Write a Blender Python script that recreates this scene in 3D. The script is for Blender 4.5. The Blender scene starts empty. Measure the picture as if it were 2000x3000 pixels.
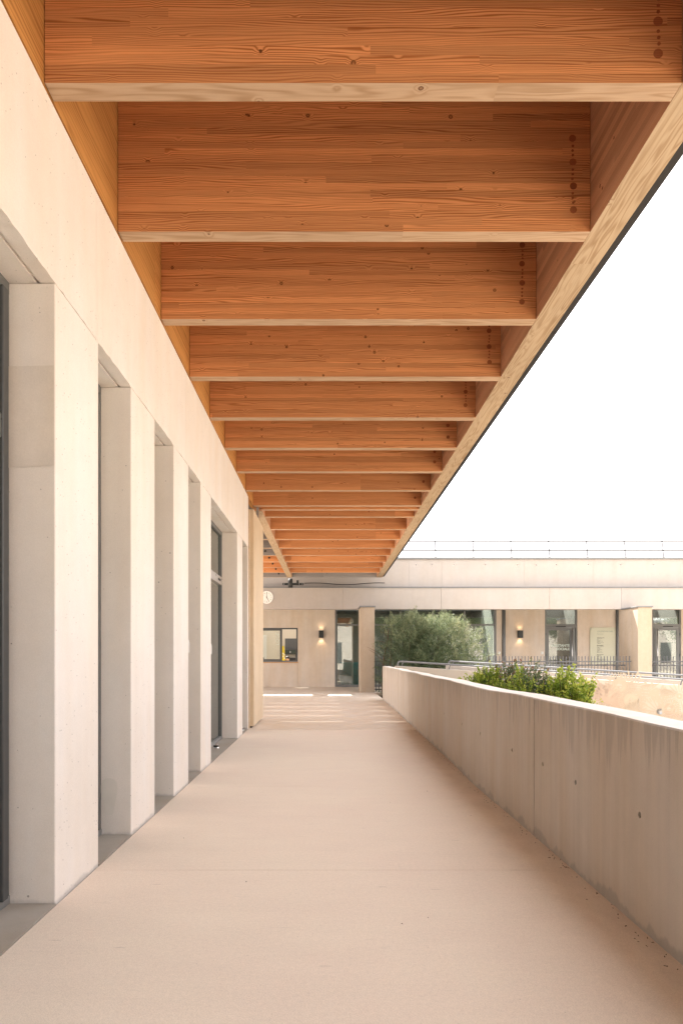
import bpy, bmesh, math, random
import numpy as np
from mathutils import Vector, Matrix

random.seed(7); rng = np.random.default_rng(7)
sc = bpy.context.scene
C = sc.collection

# ------------------------------------------------------------------ camera
EYE = 1.25
cam_d = bpy.data.cameras.new('camera'); cam = bpy.data.objects.new('camera', cam_d); C.objects.link(cam)
cam.location = (0, 0, EYE); cam.rotation_euler = (math.radians(90), 0, 0)
cam_d.sensor_fit = 'HORIZONTAL'; cam_d.sensor_width = 24; cam_d.lens = 24
cam_d.shift_x = 0.02; cam_d.shift_y = 0.2115
cam_d.clip_start = 0.05; cam_d.clip_end = 2000
sc.camera = cam
# ------------------------------------------------------------------ sky, sun, exposure
SUN = Vector((-0.34, 0.485, 0.79)).normalized()          # towards the sun: far left, behind the far building
el = math.asin(SUN.z); az = math.atan2(SUN.x, SUN.y)
w = bpy.data.worlds.new('World'); sc.world = w; w.use_nodes = True
nt = w.node_tree; nt.nodes.clear()
sky = nt.nodes.new('ShaderNodeTexSky'); sky.sky_type = 'NISHITA'; sky.sun_disc = False
sky.sun_elevation = el; sky.sun_rotation = az; sky.dust_density = 0.8; sky.air_density = 1.0; sky.ozone_density = 1.0
bg = nt.nodes.new('ShaderNodeBackground'); out = nt.nodes.new('ShaderNodeOutputWorld')
hsv = nt.nodes.new('ShaderNodeHueSaturation'); hsv.inputs['Saturation'].default_value = 0.42; hsv.inputs['Value'].default_value = 1.0
tcw = nt.nodes.new('ShaderNodeTexCoord'); mpw = nt.nodes.new('ShaderNodeMapping'); mpw.inputs['Scale'].default_value = (1.6, 1.6, 5.0)
nzw = nt.nodes.new('ShaderNodeTexNoise'); nzw.inputs['Scale'].default_value = 2.2; nzw.inputs['Detail'].default_value = 7; nzw.inputs['Roughness'].default_value = .58
rpw = nt.nodes.new('ShaderNodeValToRGB'); rpw.color_ramp.elements[0].position = .30; rpw.color_ramp.elements[1].position = .66
rpw.color_ramp.elements[0].color = (.1, .1, .1, 1); rpw.color_ramp.elements[1].color = (.88, .88, .88, 1)
mxw = nt.nodes.new('ShaderNodeMix'); mxw.data_type = 'RGBA'; mxw.inputs[7].default_value = (7.6, 7.5, 7.3, 1)
tint = nt.nodes.new('ShaderNodeMix'); tint.data_type = 'RGBA'; tint.blend_type = 'MULTIPLY'; tint.inputs[0].default_value = 1.0
tint.inputs[7].default_value = (1.045, .99, .965, 1)                # the photograph's slightly warm white balance
L = nt.links.new
L(sky.outputs[0], hsv.inputs['Color']); L(tcw.outputs['Generated'], mpw.inputs[0]); L(mpw.outputs[0], nzw.inputs['Vector'])
L(nzw.outputs[0], rpw.inputs[0]); L(rpw.outputs[0], mxw.inputs[0]); L(hsv.outputs[0], mxw.inputs[6]); L(mxw.outputs[2], tint.inputs[6])
L(tint.outputs[2], bg.inputs[0]); bg.inputs[1].default_value = 0.15; L(bg.outputs[0], out.inputs[0])
sd = bpy.data.lights.new('sun', 'SUN'); sun = bpy.data.objects.new('sun', sd); C.objects.link(sun)
sd.energy = 4.6; sd.angle = math.radians(0.55); sd.color = (1, .95, .86)
sun.rotation_euler = SUN.to_track_quat('Z', 'Y').to_euler()
vs = sc.view_settings; vs.view_transform = 'Standard'; vs.look = 'None'; vs.gamma = 1; vs.use_curve_mapping = False
vs.exposure = 1.98
sc.cycles.max_bounces = 10; sc.cycles.diffuse_bounces = 5; sc.cycles.glossy_bounces = 4; sc.cycles.transparent_max_bounces = 16
sc.cycles.sample_clamp_indirect = 8

# ------------------------------------------------------------------ node helpers
class NT:
    def __init__(s, name):
        s.m = bpy.data.materials.new(name); s.m.use_nodes = True; s.t = s.m.node_tree
        s.b = s.t.nodes['Principled BSDF']; s.o = s.t.nodes['Material Output']
    def n(s, typ, **k):
        x = s.t.nodes.new('ShaderNode' + typ)
        for a, v in k.items(): setattr(x, a, v)
        return x
    def l(s, a, b): s.t.links.new(a, b)
    def put(s, sock, v):
        if hasattr(v, 'is_output'): s.l(v, sock)
        else: sock.default_value = v
    def math(s, op, a, b=0.0, c=0.0, clamp=False):
        x = s.n('Math', operation=op); x.use_clamp = clamp
        for i, v in enumerate((a, b, c)): s.put(x.inputs[i], v)
        return x.outputs[0]
    def vm(s, op, a, b):
        x = s.n('VectorMath', operation=op); s.put(x.inputs[0], a); s.put(x.inputs[1], b); return x.outputs[0]
    def noise(s, vec, scale, detail=3, rough=.55, dist=0):
        x = s.n('TexNoise'); s.l(vec, x.inputs['Vector']); x.inputs['Scale'].default_value = scale
        x.inputs['Detail'].default_value = detail; x.inputs['Roughness'].default_value = rough; x.inputs['Distortion'].default_value = dist
        return x.outputs[0]
    def vor(s, vec, scale, feature='F1'):
        x = s.n('TexVoronoi', feature=feature); s.l(vec, x.inputs['Vector']); x.inputs['Scale'].default_value = scale; return x
    def ramp(s, fac, stops):
        x = s.n('ValToRGB'); e = x.color_ramp.elements
        while len(e) < len(stops): e.new(.5)
        for i, (p, c) in enumerate(stops):
            e[i].position = p; e[i].color = (c, c, c, 1) if not isinstance(c, tuple) else (*c, 1)
        s.l(fac, x.inputs[0]); return x.outputs[0]
    def mix(s, fac, a, b, mode='MIX'):
        x = s.n('Mix', data_type='RGBA', blend_type=mode); s.put(x.inputs[0], fac)
        for i, v in ((6, a), (7, b)): s.put(x.inputs[i], (*v, 1) if isinstance(v, tuple) and len(v) == 3 else v)
        return x.outputs[2]
    def mr(s, v, a, b, c, d, smooth=True):
        x = s.n('MapRange'); x.interpolation_type = 'SMOOTHSTEP' if smooth else 'LINEAR'
        s.put(x.inputs[0], v)
        for i, q in enumerate((a, b, c, d)): x.inputs[i + 1].default_value = q
        return x.outputs[0]
    def pos(s): return s.n('NewGeometry').outputs['Position']
    def scale(s, vec, sx, sy, sz): return s.vm('MULTIPLY', vec, (sx, sy, sz))
    def bump(s, h, strength=.3, dist=.01):
        x = s.n('Bump'); x.inputs['Strength'].default_value = strength; x.inputs['Distance'].default_value = dist
        s.l(h, x.inputs['Height']); s.l(x.outputs[0], s.b.inputs['Normal'])
    def col(s, c): s.put(s.b.inputs['Base Color'], (*c, 1) if isinstance(c, tuple) and len(c) == 3 else c)
    def set(s, rough=.6, metal=0, spec=.5):
        s.put(s.b.inputs['Roughness'], rough); s.b.inputs['Metallic'].default_value = metal
        s.b.inputs['Specular IOR Level'].default_value = spec; return s.m

M = {}
def concrete(name, base, streak=.10, mottle=.10, pores=1.0, warm=(.90, .80, .66), grain=.06, drip=None, damp=None, rough=.75, ystreak=None):
    t = NT(name); p = t.pos()
    n1 = t.noise(p, 1.1, 5, .6); n2 = t.noise(p, 7, 5, .65); n3 = t.noise(t.scale(p, 14, 14, .35), 1, 4, .6); n4 = t.noise(p, 160, 2, .6)
    f = t.math('ADD', 1.0, t.math('MULTIPLY', t.math('SUBTRACT', n1, .5), mottle * 2.0))
    f = t.math('ADD', f, t.math('MULTIPLY', t.math('SUBTRACT', n2, .5), mottle * 1.4))
    f = t.math('ADD', f, t.math('MULTIPLY', t.math('SUBTRACT', n3, .5), streak * 2.2))
    f = t.math('ADD', f, t.math('MULTIPLY', t.math('SUBTRACT', n4, .5), grain * 3))
    h = t.math('MULTIPLY', n4, .15)
    c = t.mix(t.ramp(t.noise(t.scale(p, 3, 3, .5), 1, 3), [(.35, 0.0), (.7, .6)]), base, tuple(b * q for b, q in zip(base, warm)))
    if drip:   # dark run marks hanging from a given height
        top, ln = drip; z = t.n('SeparateXYZ'); t.l(p, z.inputs[0])
        s_ = t.noise(t.scale(p, 26, 26, .6), 1, 3, .6)
        reach = t.math('SUBTRACT', top, t.math('MULTIPLY', t.mr(s_, .35, .75, .0, 1.0), ln))
        d = t.mr(t.math('SUBTRACT', z.outputs[2], reach), 0, .10, 0, 1)
        c = t.mix(t.math('MULTIPLY', d, .30), c, tuple(b * .42 for b in base))
    if damp:
        z = t.n('SeparateXYZ'); t.l(p, z.inputs[0])
        s_ = t.noise(t.scale(p, 4, 4, .0), 1, 5, .65)
        d = t.mr(t.math('SUBTRACT', t.math('MULTIPLY', t.mr(s_, .38, .7, .015, 1, False), damp), z.outputs[2]), -.014, .012, 0, 1)
        c = t.mix(t.math('MULTIPLY', d, .45), c, tuple(b * q for b, q in zip(base, (.50, .51, .53))))
    cc = t.n('CombineXYZ')
    for i in range(3): t.l(f, cc.inputs[i])
    c = t.mix(1.0, c, cc.outputs[0], 'MULTIPLY')
    if pores:
        pit = None
        for sc_, thr, rad in ((10, .55, .0075), (27, .58, .0042)):
            v = t.vor(p, sc_); d = t.math('DIVIDE', v.outputs['Distance'], sc_)
            r = t.n('SeparateColor'); t.l(v.outputs['Color'], r.inputs[0])
            big = t.math('MULTIPLY', t.mr(r.outputs[0], thr, 1.0, .25, 1, False), rad)
            m_ = t.math('MULTIPLY', t.mr(t.math('SUBTRACT', d, big), -.0012, .0006, 1, 0), t.math('GREATER_THAN', r.outputs[0], thr))
            m_ = t.math('MULTIPLY', m_, t.math('GREATER_THAN', t.noise(p, 2.3, 2), .42))
            pit = m_ if pit is None else t.math('MAXIMUM', pit, m_)
        c = t.mix(t.math('MULTIPLY', pit, .68 * pores), c, tuple(b * .30 for b in base))
        h = t.math('SUBTRACT', h, t.math('MULTIPLY', pit, 1.0))
    t.col(c); t.bump(n4, .25, .002)
    M[name] = t.set(rough, 0, .35)

concrete('wall_concrete', (.80, .757, .722), streak=.022, mottle=.075, pores=1.15, warm=(.95, .885, .80), damp=.035)
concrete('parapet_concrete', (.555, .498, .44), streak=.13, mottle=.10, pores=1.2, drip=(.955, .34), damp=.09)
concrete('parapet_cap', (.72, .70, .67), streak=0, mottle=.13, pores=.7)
concrete('far_concrete', (.425, .385, .355), streak=.03, mottle=.10, pores=.9, warm=(.96, .92, .86))
concrete('far_wall', (.67, .585, .505), streak=.03, mottle=.12, pores=.9)
concrete('sill_concrete', (.40, .37, .335), streak=0, mottle=.16, pores=.5, rough=.55)
concrete('stone', (.44, .36, .28), streak=0, mottle=.14, pores=.0, grain=.24, warm=(.94, .86, .76))
concrete('smooth_floor', (.75, .67, .59), streak=0, mottle=.10, pores=0, rough=.42)
concrete('court_ground', (.58, .51, .43), streak=0, mottle=.12, pores=0)
concrete('mural_concrete', (.47, .43, .375), warm=(1, .97, .92), streak=.03, mottle=.05, pores=.4)
concrete('ramp_concrete', (.46, .42, .385), streak=.05, mottle=.06, pores=.4)
concrete('pale_stone', (.66, .545, .405), streak=0, mottle=.14, pores=.0, grain=.22, warm=(.94, .86, .74))
concrete('jamb_coat', (.735, .69, .65), streak=.02, mottle=.16, pores=.3)
concrete('stucco_far', (.62, .50, .36), streak=.03, mottle=.06, pores=0)

def floor_mat():
    t = NT('sand_floor'); p = t.pos()
    n1 = t.noise(p, .7, 4, .6); n2 = t.noise(t.scale(p, .7, 2.2, 1), 2.6, 5, .65); n3 = t.noise(p, 150, 3, .75); n5 = t.noise(p, 420, 2, .8); n6 = t.noise(p, 48, 3, .7)
    c = t.mix(t.ramp(n1, [(.35, 0.0), (.68, 1.0)]), (.80, .705, .60), (.775, .665, .575))
    f = t.math('ADD', 1.0, t.math('MULTIPLY', t.math('SUBTRACT', n2, .5), .10)); f = t.math('ADD', f, t.math('MULTIPLY', t.math('SUBTRACT', n6, .5), .22))
    f = t.math('ADD', f, t.math('MULTIPLY', t.math('SUBTRACT', n3, .5), .55)); f = t.math('ADD', f, t.math('MULTIPLY', t.math('SUBTRACT', n5, .5), .5))
    # scuffs and grime
    s = t.noise(t.scale(p, .9, 4.5, 1), 3.3, 6, .7); f = t.math('MULTIPLY', f, t.mr(s, .60, .78, 1, .86))
    v = t.vor(p, 30); r = t.n('SeparateColor'); t.l(v.outputs['Color'], r.inputs[0])
    dot = t.math('MULTIPLY', t.mr(v.outputs['Distance'], .06, .13, 1, 0), t.math('GREATER_THAN', r.outputs[0], .93))
    f = t.math('MULTIPLY', f, t.math('SUBTRACT', 1.0, t.math('MULTIPLY', dot, .25)))
    v2 = t.vor(t.scale(p, 1.6, 7.0, 1), 2.1); r2 = t.n('SeparateColor'); t.l(v2.outputs['Color'], r2.inputs[0])
    mark = t.math('MULTIPLY', t.mr(v2.outputs['Distance'], .05, .13, 1, 0), t.math('GREATER_THAN', r2.outputs[0], .84))
    f = t.math('MULTIPLY', f, t.math('SUBTRACT', 1.0, t.math('MULTIPLY', t.math('MULTIPLY', mark, t.noise(p, 25, 3, .7)), .28)))
    # dirt swept against the parapet, with some of its shade painted in
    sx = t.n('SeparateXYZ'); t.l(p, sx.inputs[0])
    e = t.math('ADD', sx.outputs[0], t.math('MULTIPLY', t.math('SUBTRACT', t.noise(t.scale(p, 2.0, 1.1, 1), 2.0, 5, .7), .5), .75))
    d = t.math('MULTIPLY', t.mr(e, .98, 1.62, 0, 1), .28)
    cc = t.n('CombineXYZ')
    for i in range(3): t.l(f, cc.inputs[i])
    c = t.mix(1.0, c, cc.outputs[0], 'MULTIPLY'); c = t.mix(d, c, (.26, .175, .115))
    t.col(c); t.bump(n3, .5, .003); M['sand_floor'] = t.set(.85, 0, .25)
floor_mat()

def wood(name, light, dark, period=.0085, warp=13, knots=.80, var=.34, seg=2.6, knot=(.10, .035, .012), axis='X', grey=0):
    t = NT(name); tc = t.n('TexCoord').outputs['Object']; oi = t.n('ObjectInfo').outputs['Random']
    if axis == 'Y':
        q = t.n('SeparateXYZ'); t.l(tc, q.inputs[0]); cb = t.n('CombineXYZ'); t.l(q.outputs[1], cb.inputs[0]); t.l(q.outputs[0], cb.inputs[1]); t.l(q.outputs[2], cb.inputs[2]); tc = cb.outputs[0]
    q = t.n('SeparateXYZ'); t.l(tc, q.inputs[0])
    sg = t.math('FLOOR', t.math('DIVIDE', t.math('ADD', q.outputs[0], t.math('MULTIPLY', oi, 31.7)), seg))
    wn = t.n('TexWhiteNoise', noise_dimensions='2D'); cv = t.n('CombineXYZ'); t.l(sg, cv.inputs[0]); t.l(oi, cv.inputs[1]); t.l(cv.outputs[0], wn.inputs['Vector'])
    rv = wn.outputs['Value']
    off = t.n('CombineXYZ'); t.l(t.math('MULTIPLY', rv, 53.0), off.inputs[0]); t.l(t.math('MULTIPLY', rv, 17.0), off.inputs[1]); t.l(t.math('MULTIPLY', oi, 29.0), off.inputs[2])
    p = t.vm('ADD', tc, off.outputs[0]); pz = t.n('SeparateXYZ'); t.l(p, pz.inputs[0])
    v = t.vor(p, 7.5); r = t.n('SeparateColor'); t.l(v.outputs['Color'], r.inputs[0])
    has = t.math('GREATER_THAN', r.outputs[0], knots); d = t.math('DIVIDE', v.outputs['Distance'], 7.5)
    d = t.math('ADD', d, t.math('MULTIPLY', t.math('SUBTRACT', t.noise(p, 60, 2), .5), .006))
    swirl = t.math('MULTIPLY', t.mr(d, .004, .045, 1, 0), has)
    big = t.noise(t.scale(p, .85, 9, 9), 1.0, 2, .5)
    ph = t.math('ADD', t.math('MULTIPLY', pz.outputs[2], 6.2832 / period), t.math('MULTIPLY', big, warp * 2.2))
    ph = t.math('ADD', ph, t.math('MULTIPLY', swirl, 9.0))
    ph = t.math('ADD', ph, t.math('MULTIPLY', t.noise(t.scale(p, 5, 60, 60), 1, 2), 2.0))
    g = t.math('MULTIPLY_ADD', t.math('SINE', ph), .5, .5); g = t.math('POWER', g, 1.7)
    fine = t.noise(t.scale(p, 7, 420, 420), 1, 2, .6)
    amt = t.mr(t.noise(t.scale(p, .5, 12, 12), 1.3, 2), .33, .62, .35, 1.0)
    c = t.mix(t.math('MULTIPLY', g, amt), light, dark)
    f = t.math('ADD', 1.0 - var / 2, t.math('MULTIPLY', rv, var)); f = t.math('ADD', f, t.math('MULTIPLY', t.math('SUBTRACT', fine, .5), .36))
    f = t.math('ADD', f, t.math('MULTIPLY', t.math('SUBTRACT', t.noise(t.scale(p, 1.2, 6, 6), 1, 3), .5), .25))
    cc = t.n('CombineXYZ')
    for i in range(3): t.l(f, cc.inputs[i])
    c = t.mix(1.0, c, cc.outputs[0], 'MULTIPLY')
    kn = t.math('MULTIPLY', t.mr(d, .010, .0145, 1, 0), has)
    ring = t.math('MULTIPLY', t.mr(t.math('ABSOLUTE', t.math('SUBTRACT', d, .0112)), .001, .004, 1, 0), has)
    c = t.mix(t.math('MULTIPLY', kn, .55), c, tuple(x * 1.9 for x in knot)); c = t.mix(t.math('MULTIPLY', ring, .85), c, knot)
    t.col(c); t.bump(fine, .10, .002); M[name] = t.set(.62, 0, .3)

wood('glulam', (.64, .298, .124), (.335, .115, .036), period=.012, warp=26, knots=.60, var=.32)
wood('glulam_edge', (.58, .335, .20), (.36, .175, .09), knots=.75)
wood('pale_face', (.52, .36, .235), (.40, .25, .14), warp=26, period=.014, var=.12)
wood('pale_face_long', (.47, .35, .225), (.33, .215, .115), warp=34, period=.018, var=.12, axis='X')
wood('rim_ply', (.56, .275, .085), (.36, .15, .038), warp=14, period=.03, knots=.95, var=.14, axis='X', seg=30)
wood('grey_wood', (.30, .285, .275), (.13, .125, .125), warp=16, period=.010, var=.3, knot=(.03, .03, .03))
wood('plug_wood', (.30, .10, .037), (.21, .065, .024), knots=1.1, var=.3)

def plain(name, col, rough=.5, metal=0, spec=.5, var=.0, sc_=8):
    t = NT(name)
    if var:
        n = t.noise(t.pos(), sc_, 4, .6); c = t.mix(n, tuple(x * (1 - var) for x in col), tuple(min(1, x * (1 + var)) for x in col)); t.col(c)
    else: t.col(col)
    M[name] = t.set(rough, metal, spec)
plain('dark_frame', (.085, .09, .093), .42, .3, .5, .12)
plain('grey_frame', (.17, .175, .175), .45, .3, .5, .10)
plain('grey_metal', (.20, .205, .21), .5, .2, .5, .12, 5)
plain('steel', (.62, .61, .60), .30, 1.0, .5, .08)
plain('galv', (.36, .37, .38), .42, .6, .5, .14, 12)
plain('rail_mid', (.19, .195, .205), .5, .2, .4, .1, 6)
plain('rail_dark', (.10, .10, .105), .6, 0, .2)
plain('rail_grey', (.11, .113, .118), .5, .2, .4, .12, 6)
plain('gutter', (.018, .016, .016), .6, 0, .25, .2)
plain('black_metal', (.028, .03, .03), .45, .2)
plain('bolt_black', (.012, .012, .012), .5)
plain('white_plastic', (.80, .80, .78), .35)
plain('clock_face', (.82, .80, .77), .5)
plain('rubber', (.015, .015, .015), .55)
plain('green_lacquer', (.020, .032, .028), .4)
plain('sign_plate', (.60, .595, .46), .25, 0, .5, .04, 2)
plain('sign_text', (.035, .04, .035), .6)
plain('sign_heading', (.33, .37, .29), .6)
plain('glass_text', (.60, .68, .62), .5)
plain('teal_fabric', (.035, .33, .36), .8, 0, .3, .15, 6)
plain('yellow', (.72, .56, .03), .55, 0, .4, .08)
plain('room_beige', (.62, .55, .44), .8, 0, .2, .05, 2)
plain('room_green', (.40, .41, .36), .8, 0, .2, .05, 2)
plain('room_floor', (.30, .28, .25), .5, 0, .4, .1, 3)
plain('room_grey', (.30, .285, .26), .8, 0, .2, .05, 2)
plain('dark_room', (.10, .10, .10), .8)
plain('soffit_paint', (.20, .20, .19), .8, 0, .2, .1, 2)
plain('radiator', (.74, .74, .70), .4)
plain('skin', (.55, .34, .24), .55)
plain('hair', (.022, .015, .012), .5)
plain('dark_cloth', (.03, .032, .04), .85)
plain('bark', (.14, .10, .07), .85, 0, .2, .4, 20)
plain('soil', (.09, .065, .045), .95, 0, .1, .4, 14)
plain('litter', (.10, .06, .035), .85, 0, .2, .5, 40)
plain('print_pink', (.43, .335, .265), .7, 0, .2, .08, 4)
plain('print_light', (.445, .375, .295), .7, 0, .2, .08, 4)
plain('deck_board', (.34, .20, .10), .8, 0, .2, .2, 5)
plain('putty', (.74, .71, .67), .8, 0, .2, .06, 9)

def glass_mat(name, tintc=(.82, .90, .86), base=.10):
    t = NT(name); t.t.nodes.remove(t.b)
    tr = t.n('BsdfTransparent'); tr.inputs[0].default_value = (*tintc, 1)
    gl = t.n('BsdfGlossy'); gl.inputs['Roughness'].default_value = .0; gl.inputs[0].default_value = (.92, .96, .95, 1)
    fr = t.n('Fresnel'); fr.inputs[0].default_value = 1.55
    bp = t.n('Bump'); bp.inputs['Strength'].default_value = .02; bp.inputs['Distance'].default_value = .02
    t.l(t.noise(t.pos(), 1.6, 1), bp.inputs['Height']); t.l(bp.outputs[0], gl.inputs['Normal'])
    mx = t.n('MixShader'); t.l(t.math('MULTIPLY_ADD', fr.outputs[0], 1.0, base, clamp=True), mx.inputs[0]); t.l(tr.outputs[0], mx.inputs[1]); t.l(gl.outputs[0], mx.inputs[2])
    t.l(mx.outputs[0], t.o.inputs[0]); M[name] = t.m
glass_mat('glass', (.74, .78, .76), .12); glass_mat('glass_clear', (.92, .94, .92), .04)

def leaf_mat(name, stops, trans=.35):
    t = NT(name); at = t.n('Attribute'); at.attribute_name = 'tint'
    c = t.ramp(at.outputs['Fac'], stops)
    tl = t.n('BsdfTranslucent'); t.l(c, tl.inputs[0]); t.l(c, t.b.inputs['Base Color']); t.set(.48, 0, .35)
    mx = t.n('MixShader'); mx.inputs[0].default_value = trans; t.l(t.b.outputs[0], mx.inputs[1]); t.l(tl.outputs[0], mx.inputs[2]); t.l(mx.outputs[0], t.o.inputs[0]); M[name] = t.m
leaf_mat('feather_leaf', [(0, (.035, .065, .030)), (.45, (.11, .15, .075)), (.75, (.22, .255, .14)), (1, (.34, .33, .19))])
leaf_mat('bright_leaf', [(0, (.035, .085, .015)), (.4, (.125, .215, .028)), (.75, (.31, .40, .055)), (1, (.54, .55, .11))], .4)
leaf_mat('dusky_leaf', [(0, (.03, .07, .035)), (.55, (.09, .15, .07)), (.9, (.17, .21, .09)), (1, (.30, .15, .08))], .3)
leaf_mat('pine_leaf', [(0, (.025, .045, .015)), (.6, (.07, .10, .03)), (1, (.17, .17, .05))], .3)

def lamp_mat():
    t = NT('lamp_glow'); t.col((.9, .8, .6)); t.b.inputs['Emission Color'].default_value = (1, .72, .42, 1); t.b.inputs['Emission Strength'].default_value = 1.2; M['lamp_glow'] = t.m
lamp_mat()

# ------------------------------------------------------------------ object helpers
W = {}
def tag(o, label=None, cat=None, group=None, kind=None):
    if label: o['label'] = label
    if cat: o['category'] = cat
    if group: o['group'] = group
    if kind: o['kind'] = kind
    return o
def place(o, pos, parent=None):
    pos = Vector(pos); C.objects.link(o); W[o.name] = pos
    if parent is not None: o.parent = parent; o.location = pos - W[parent.name]
    else: o.location = pos
    return o
def empty(name, pos, label=None, cat=None, group=None):
    o = bpy.data.objects.new(name, None); o.empty_display_size = .1; place(o, pos); return tag(o, label, cat, group)
def mesh_obj(name, V, F, mat, parent=None, origin=None, smooth=False, mids=None):
    V = np.asarray(V, float)
    if origin is None: origin = ((V[:, 0].min() + V[:, 0].max()) / 2, (V[:, 1].min() + V[:, 1].max()) / 2, V[:, 2].min())
    me = bpy.data.meshes.new(name); me.from_pydata((V - np.array(origin)).tolist(), [], F)
    for m in (mat if isinstance(mat, (list, tuple)) else [mat]): me.materials.append(M[m])
    if mids is not None: me.polygons.foreach_set('material_index', mids)
    if smooth: me.polygons.foreach_set('use_smooth', [True] * len(me.polygons))
    me.update(); o = bpy.data.objects.new(name, me); return place(o, origin, parent)
BF = [(0, 3, 2, 1), (4, 5, 6, 7), (0, 1, 5, 4), (1, 2, 6, 5), (2, 3, 7, 6), (3, 0, 4, 7)]   # bottom, top, -y, +x, +y, -x
def bv(x0, x1, y0, y1, z0, z1):
    return [(x0, y0, z0), (x1, y0, z0), (x1, y1, z0), (x0, y1, z0), (x0, y0, z1), (x1, y0, z1), (x1, y1, z1), (x0, y1, z1)]
def bevel_mesh(me, wd, seg=1):
    bm = bmesh.new(); bm.from_mesh(me); bmesh.ops.recalc_face_normals(bm, faces=bm.faces)
    bmesh.ops.bevel(bm, geom=list(bm.edges), offset=wd, segments=seg, affect='EDGES', profile=.5); bm.to_mesh(me); bm.free(); me.update()
def box(name, x0, x1, y0, y1, z0, z1, mat, parent=None, bev=0, mids=None, origin=None):
    o = mesh_obj(name, bv(x0, x1, y0, y1, z0, z1), BF, mat, parent, origin, mids=mids)
    if bev: bevel_mesh(o.data, bev)
    return o
def multi(name, boxes, mat, parent=None, origin=None):
    V, F = [], []
    for b in boxes:
        k = len(V); V += bv(*b); F += [tuple(i + k for i in f) for f in BF]
    return mesh_obj(name, V, F, mat, parent, origin)
def tube_vf(pts, r, n=10, caps=True):
    pts = [Vector(p) for p in pts]; rs = r if isinstance(r, (list, tuple)) else [r] * len(pts); V, F = [], []
    for i, p in enumerate(pts):
        d = (pts[min(i + 1, len(pts) - 1)] - pts[max(i - 1, 0)]).normalized()
        a = d.cross(Vector((0, 0, 1))) if abs(d.z) < .95 else d.cross(Vector((0, 1, 0))); a.normalize(); b = d.cross(a)
        for k in range(n):
            th = 2 * math.pi * k / n; V.append(tuple(p + (a * math.cos(th) + b * math.sin(th)) * rs[i]))
    for i in range(len(pts) - 1):
        for k in range(n): F.append((i * n + k, i * n + (k + 1) % n, (i + 1) * n + (k + 1) % n, (i + 1) * n + k))
    if caps: F.append(tuple(range(n))[::-1]); F.append(tuple((len(pts) - 1) * n + k for k in range(n)))
    return V, F
def tube(name, pts, r, mat, parent=None, n=10):
    V, F = tube_vf(pts, r, n); return mesh_obj(name, V, F, mat, parent, smooth=True)
def merge(parts):
    V, F = [], []
    for v, f in parts: k = len(V); V += list(v); F += [tuple(i + k for i in g) for g in f]
    return V, F
def lathe(name, prof, pos, mat, parent=None, n=24, axis='Z', smooth=True):
    V, F = [], []
    for r, h in prof:
        for k in range(n):
            th = 2 * math.pi * k / n; c, s = r * math.cos(th), r * math.sin(th)
            V.append({'Z': (c, s, h), 'Y': (c, h, s), 'X': (h, c, s)}[axis])
    m = len(prof)
    for i in range(m - 1):
        for k in range(n): F.append((i * n + k, i * n + (k + 1) % n, (i + 1) * n + (k + 1) % n, (i + 1) * n + k))
    F.append(tuple(range(n))); F.append(tuple((m - 1) * n + k for k in range(n))[::-1])
    V = np.array(V) + np.array(pos); return mesh_obj(name, V, F, mat, parent, origin=pos, smooth=smooth)
def text(name, body, size, pos, mat, parent, align='LEFT', rot=0.0, bold=0.0, spacing=1.0):
    cu = bpy.data.curves.new(name, 'FONT'); cu.body = body; cu.size = size; cu.align_x = align; cu.offset = bold; cu.space_line = spacing; cu.extrude = .0006; cu.resolution_u = 2
    t_ = bpy.data.objects.new('tmp', cu); C.objects.link(t_); bpy.context.view_layer.update()
    me = bpy.data.meshes.new_from_object(t_.evaluated_get(bpy.context.evaluated_depsgraph_get())); bpy.data.objects.remove(t_)
    me.transform(Matrix.Rotation(math.radians(90), 4, 'X') @ Matrix.Rotation(rot, 4, 'Z')); me.materials.clear(); me.materials.append(M[mat]); me.name = name
    return place(bpy.data.objects.new(name, me), pos, parent)
def at(px, py, Y): return Vector(((px - 960) / 2000 * Y, Y, EYE - (py - 1923) / 2000 * Y))

XW = -1.373            # face of the left wall
ZB = 4.028             # underside of the beams
BH = 1.0               # beam depth
# ------------------------------------------------------------------ ground and floors
g = box('courtyard_ground', -150, 150, -120, 300, -1.2, -.6, 'court_ground'); tag(g, 'pale courtyard ground below the walkway', 'ground', kind='structure')
fl = empty('walkway_floor', (0, 8, 0)); tag(fl, 'sand coloured walkway floor between white wall and parapet', 'floor', kind='structure')
ys = [-9, -3.8, -1.2, 1.4, 3.99, 6.57, 9.1, 11.55]
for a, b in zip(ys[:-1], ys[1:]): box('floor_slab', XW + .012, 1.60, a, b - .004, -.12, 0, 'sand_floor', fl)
ys = [11.55, 15.9, 20.2, 24.4]
for a, b in zip(ys[:-1], ys[1:]): box('floor_slab', -9, 1.62, a, b - .004, -.12, -.002, 'smooth_floor', fl)
box('floor_slab', -9, 22, 24.4, 27.8, -.12, -.004, 'smooth_floor', fl)
box('floor_slab', 1.625, 22, 23.4, 24.395, -.12, -.004, 'smooth_floor', fl)
box('floor_base', -1.9, 1.55, -9, 11.55, -.55, -.125, 'sill_concrete', fl)
box('floor_base', -9, 1.6, 11.56, 24.3, -.58, -.125, 'sill_concrete', fl)
box('floor_base', -9, 22, 24.31, 33, -.58, -.125, 'sill_concrete', fl)

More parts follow.
